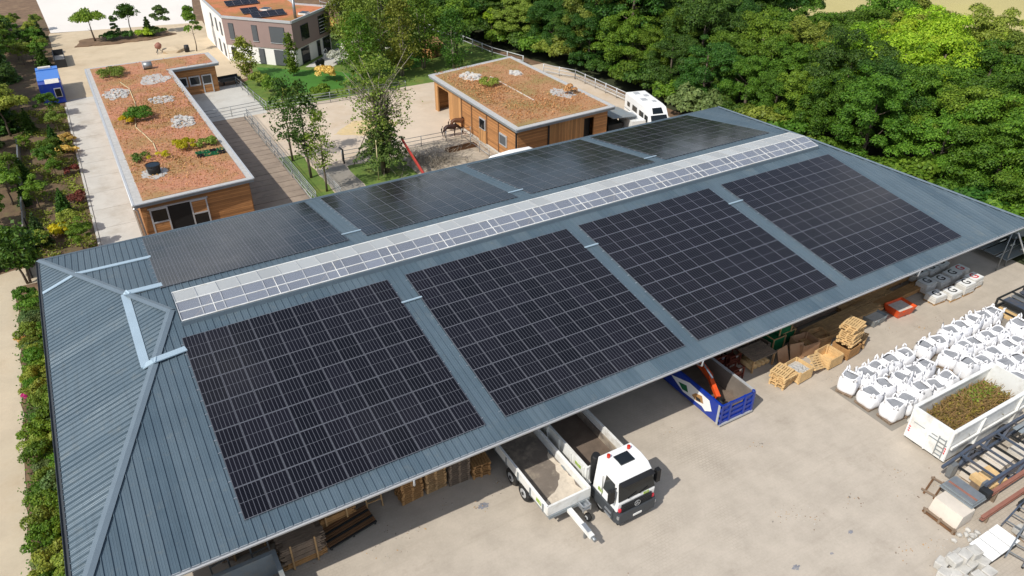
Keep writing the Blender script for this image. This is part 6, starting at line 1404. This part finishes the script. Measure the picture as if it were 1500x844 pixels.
MB().tube([(-.5, 0, 1.1), (.5, 0, 1.1)], .25, 10).build('lid', 'dark_metal', bq)
for k in range(22):
    o = link('garden_rock', STB[k % 4]); o.location = (38.5 + qs.uniform(-2.5, 7), 84.5 + qs.uniform(-4, 5), .1); s = qs.uniform(.8, 1.8); o.scale = (s, s, s * .8); o.rotation_euler = (0, 0, qs.uniform(0, 6)); tag(o, 'pale rock of the rockery behind the house terrace', 'rock', 'rocks of the garden rockery')
tg = thing('water_trough', 'long low timber trough frame on the trampled ground by the barn', 'trough', (34.8, 43.9, 0), .03)
for y in (-.35, .35): B((-1.7, y - .05, 0), (1.7, y + .05, .3)).build('side', 'wood_dark', tg)
for x in (-1.65, 1.65): B((x - .05, -.3, 0), (x + .05, .3, .3)).build('end', 'wood_dark', tg)
rb = thing('red_boom', 'red steel loader boom rising behind the hall beside the big tree', 'boom', (27.4, 36.4, 0))
MB().bar((0, 0, 1.2), (.1, 5.6, 3.2), .15, .2).build('boom', 'oxide_red', rb); MB().bar((.35, 0.3, .9), (.35, 4.5, 2.3), .1, .14).build('ram', 'red_paint', rb); B((-.6, -1.6, .4), (.9, .2, 1.4)).build('carrier', 'red_paint', rb)
for sg in (-.75, 1.0): wheel(rb, sg, -1.0, .45, .3)
MB().tube([(.5, 3.5, 2.0), (.9, 3.8, 1.2), (.6, 3.0, 1.0)], .04, 6).build('hose', 'oxide', rb)

# ------------------------------------------------------------------ horses
def horse(label, loc, rz, m, mm, turn=0.):
    root = thing('horse', label, 'horse', loc, rz, None)
    V = []; E = []; Rr = []
    def chain(pts, start=None):
        prev = start
        for p, rad in pts:
            V.append(p); Rr.append(rad); i_ = len(V) - 1
            if prev is not None: E.append((prev, i_))
            prev = i_
        return prev
    chain([((-.62, 0, 1.22), .27), ((-.1, 0, 1.13), .285), ((.42, 0, 1.17), .27), ((.70, turn * .1, 1.2), .19), ((.98, turn * .3, .98), .13), ((1.2, turn * .5, .72), .095), ((1.34, turn * .6, .47), .095), ((1.42, turn * .65, .22), .062)])
    for sy in (-.15, .15):
        fx = .06 if sy > 0 else -.08
        chain([((.46, sy, .86), .115), ((.48 + fx, sy, .48), .062), ((.47 + fx, sy, .14), .045), ((.51 + fx, sy, .04), .055)], 2)
        chain([((-.60, sy, .86), .15), ((-.80 - fx, sy, .52), .068), ((-.77 - fx, sy, .14), .046), ((-.73 - fx, sy, .04), .056)], 0)
    me = bpy.data.meshes.new('horse_body'); me.from_pydata(V, E, []); o = link('body', me, root)
    sk_ = o.modifiers.new('skin', 'SKIN'); o.modifiers.new('sub', 'SUBSURF').levels = 2
    for i_, sv in enumerate(me.skin_vertices[0].data): sv.radius = (Rr[i_] * .85, Rr[i_]); sv.use_root = (i_ == 0)
    dg = bpy.context.evaluated_depsgraph_get(); m2 = bpy.data.meshes.new_from_object(o.evaluated_get(dg)); o.modifiers.clear(); o.data = m2; m2.materials.clear(); m2.materials.append(MATS[m])
    for p in m2.polygons: p.use_smooth = True
    MB().tube([(-.86, 0, 1.32), (-1.0, 0, 1.0), (-1.0, 0, .5)], [.05, .075, .02], 8).build('tail', mm, root)
    mn = MB()
    for k in range(7): t_ = k / 6; mn.box((.55 + .62 * t_, turn * .45 * t_ - .05, 1.42 - .55 * t_), (.14, .06, .2), 0, 0, .7)
    mn.build('mane', mm, root)
    for sy in (-.06, .06): MB().tube([(1.16, turn * .5 + sy, .86), (1.15, turn * .5 + sy * 1.4, 1.0)], [.035, .008], 6).build('ear', m, root)
horse('dark brown horse grazing right behind the thin rail fence', (35.35, 47.5, 0), -.12, 'horse_dark', 'horse_black', -.15)
horse('lighter bay horse grazing closer to the barn wall', (36.9, 48.9, 0), -.25, 'horse_bay', 'horse_dark', .1)

# ------------------------------------------------------------------ chips and grit lying about the yard
lt_ = MB(); ql = random.Random(21)
for c in range(46):
    cx, cy, sp_ = ql.choice(((33.5, -1.3, 3.5), (36, -10.3, 2.2), (12.5, .6, 3.5), (24, -7, 8), (46, -.8, 4), (31.8, -12.6, 1.6), (8, 1.4, 2.5))); cx, cy = ql.gauss(cx, sp_), ql.gauss(cy, sp_ * .3)
    if cy > 4: continue
    for k in range(ql.randint(2, 22)):
        x, y = ql.gauss(cx, .35), ql.gauss(cy, .22); L = ql.uniform(.015, .06) * (2.2 if ql.random() < .08 else 1); a = ql.uniform(0, 6.28)
        lt_.m(ql.choice(['timber_grey', 'stone_grey', 'timber', 'concrete_dark'])).box((x, y, .012), (L, L * ql.uniform(.3, .8), .02), a)
tag(lt_.build('yard_litter'), 'scattered wood chips, grit and small stones on the yard', 'litter', kind='stuff')
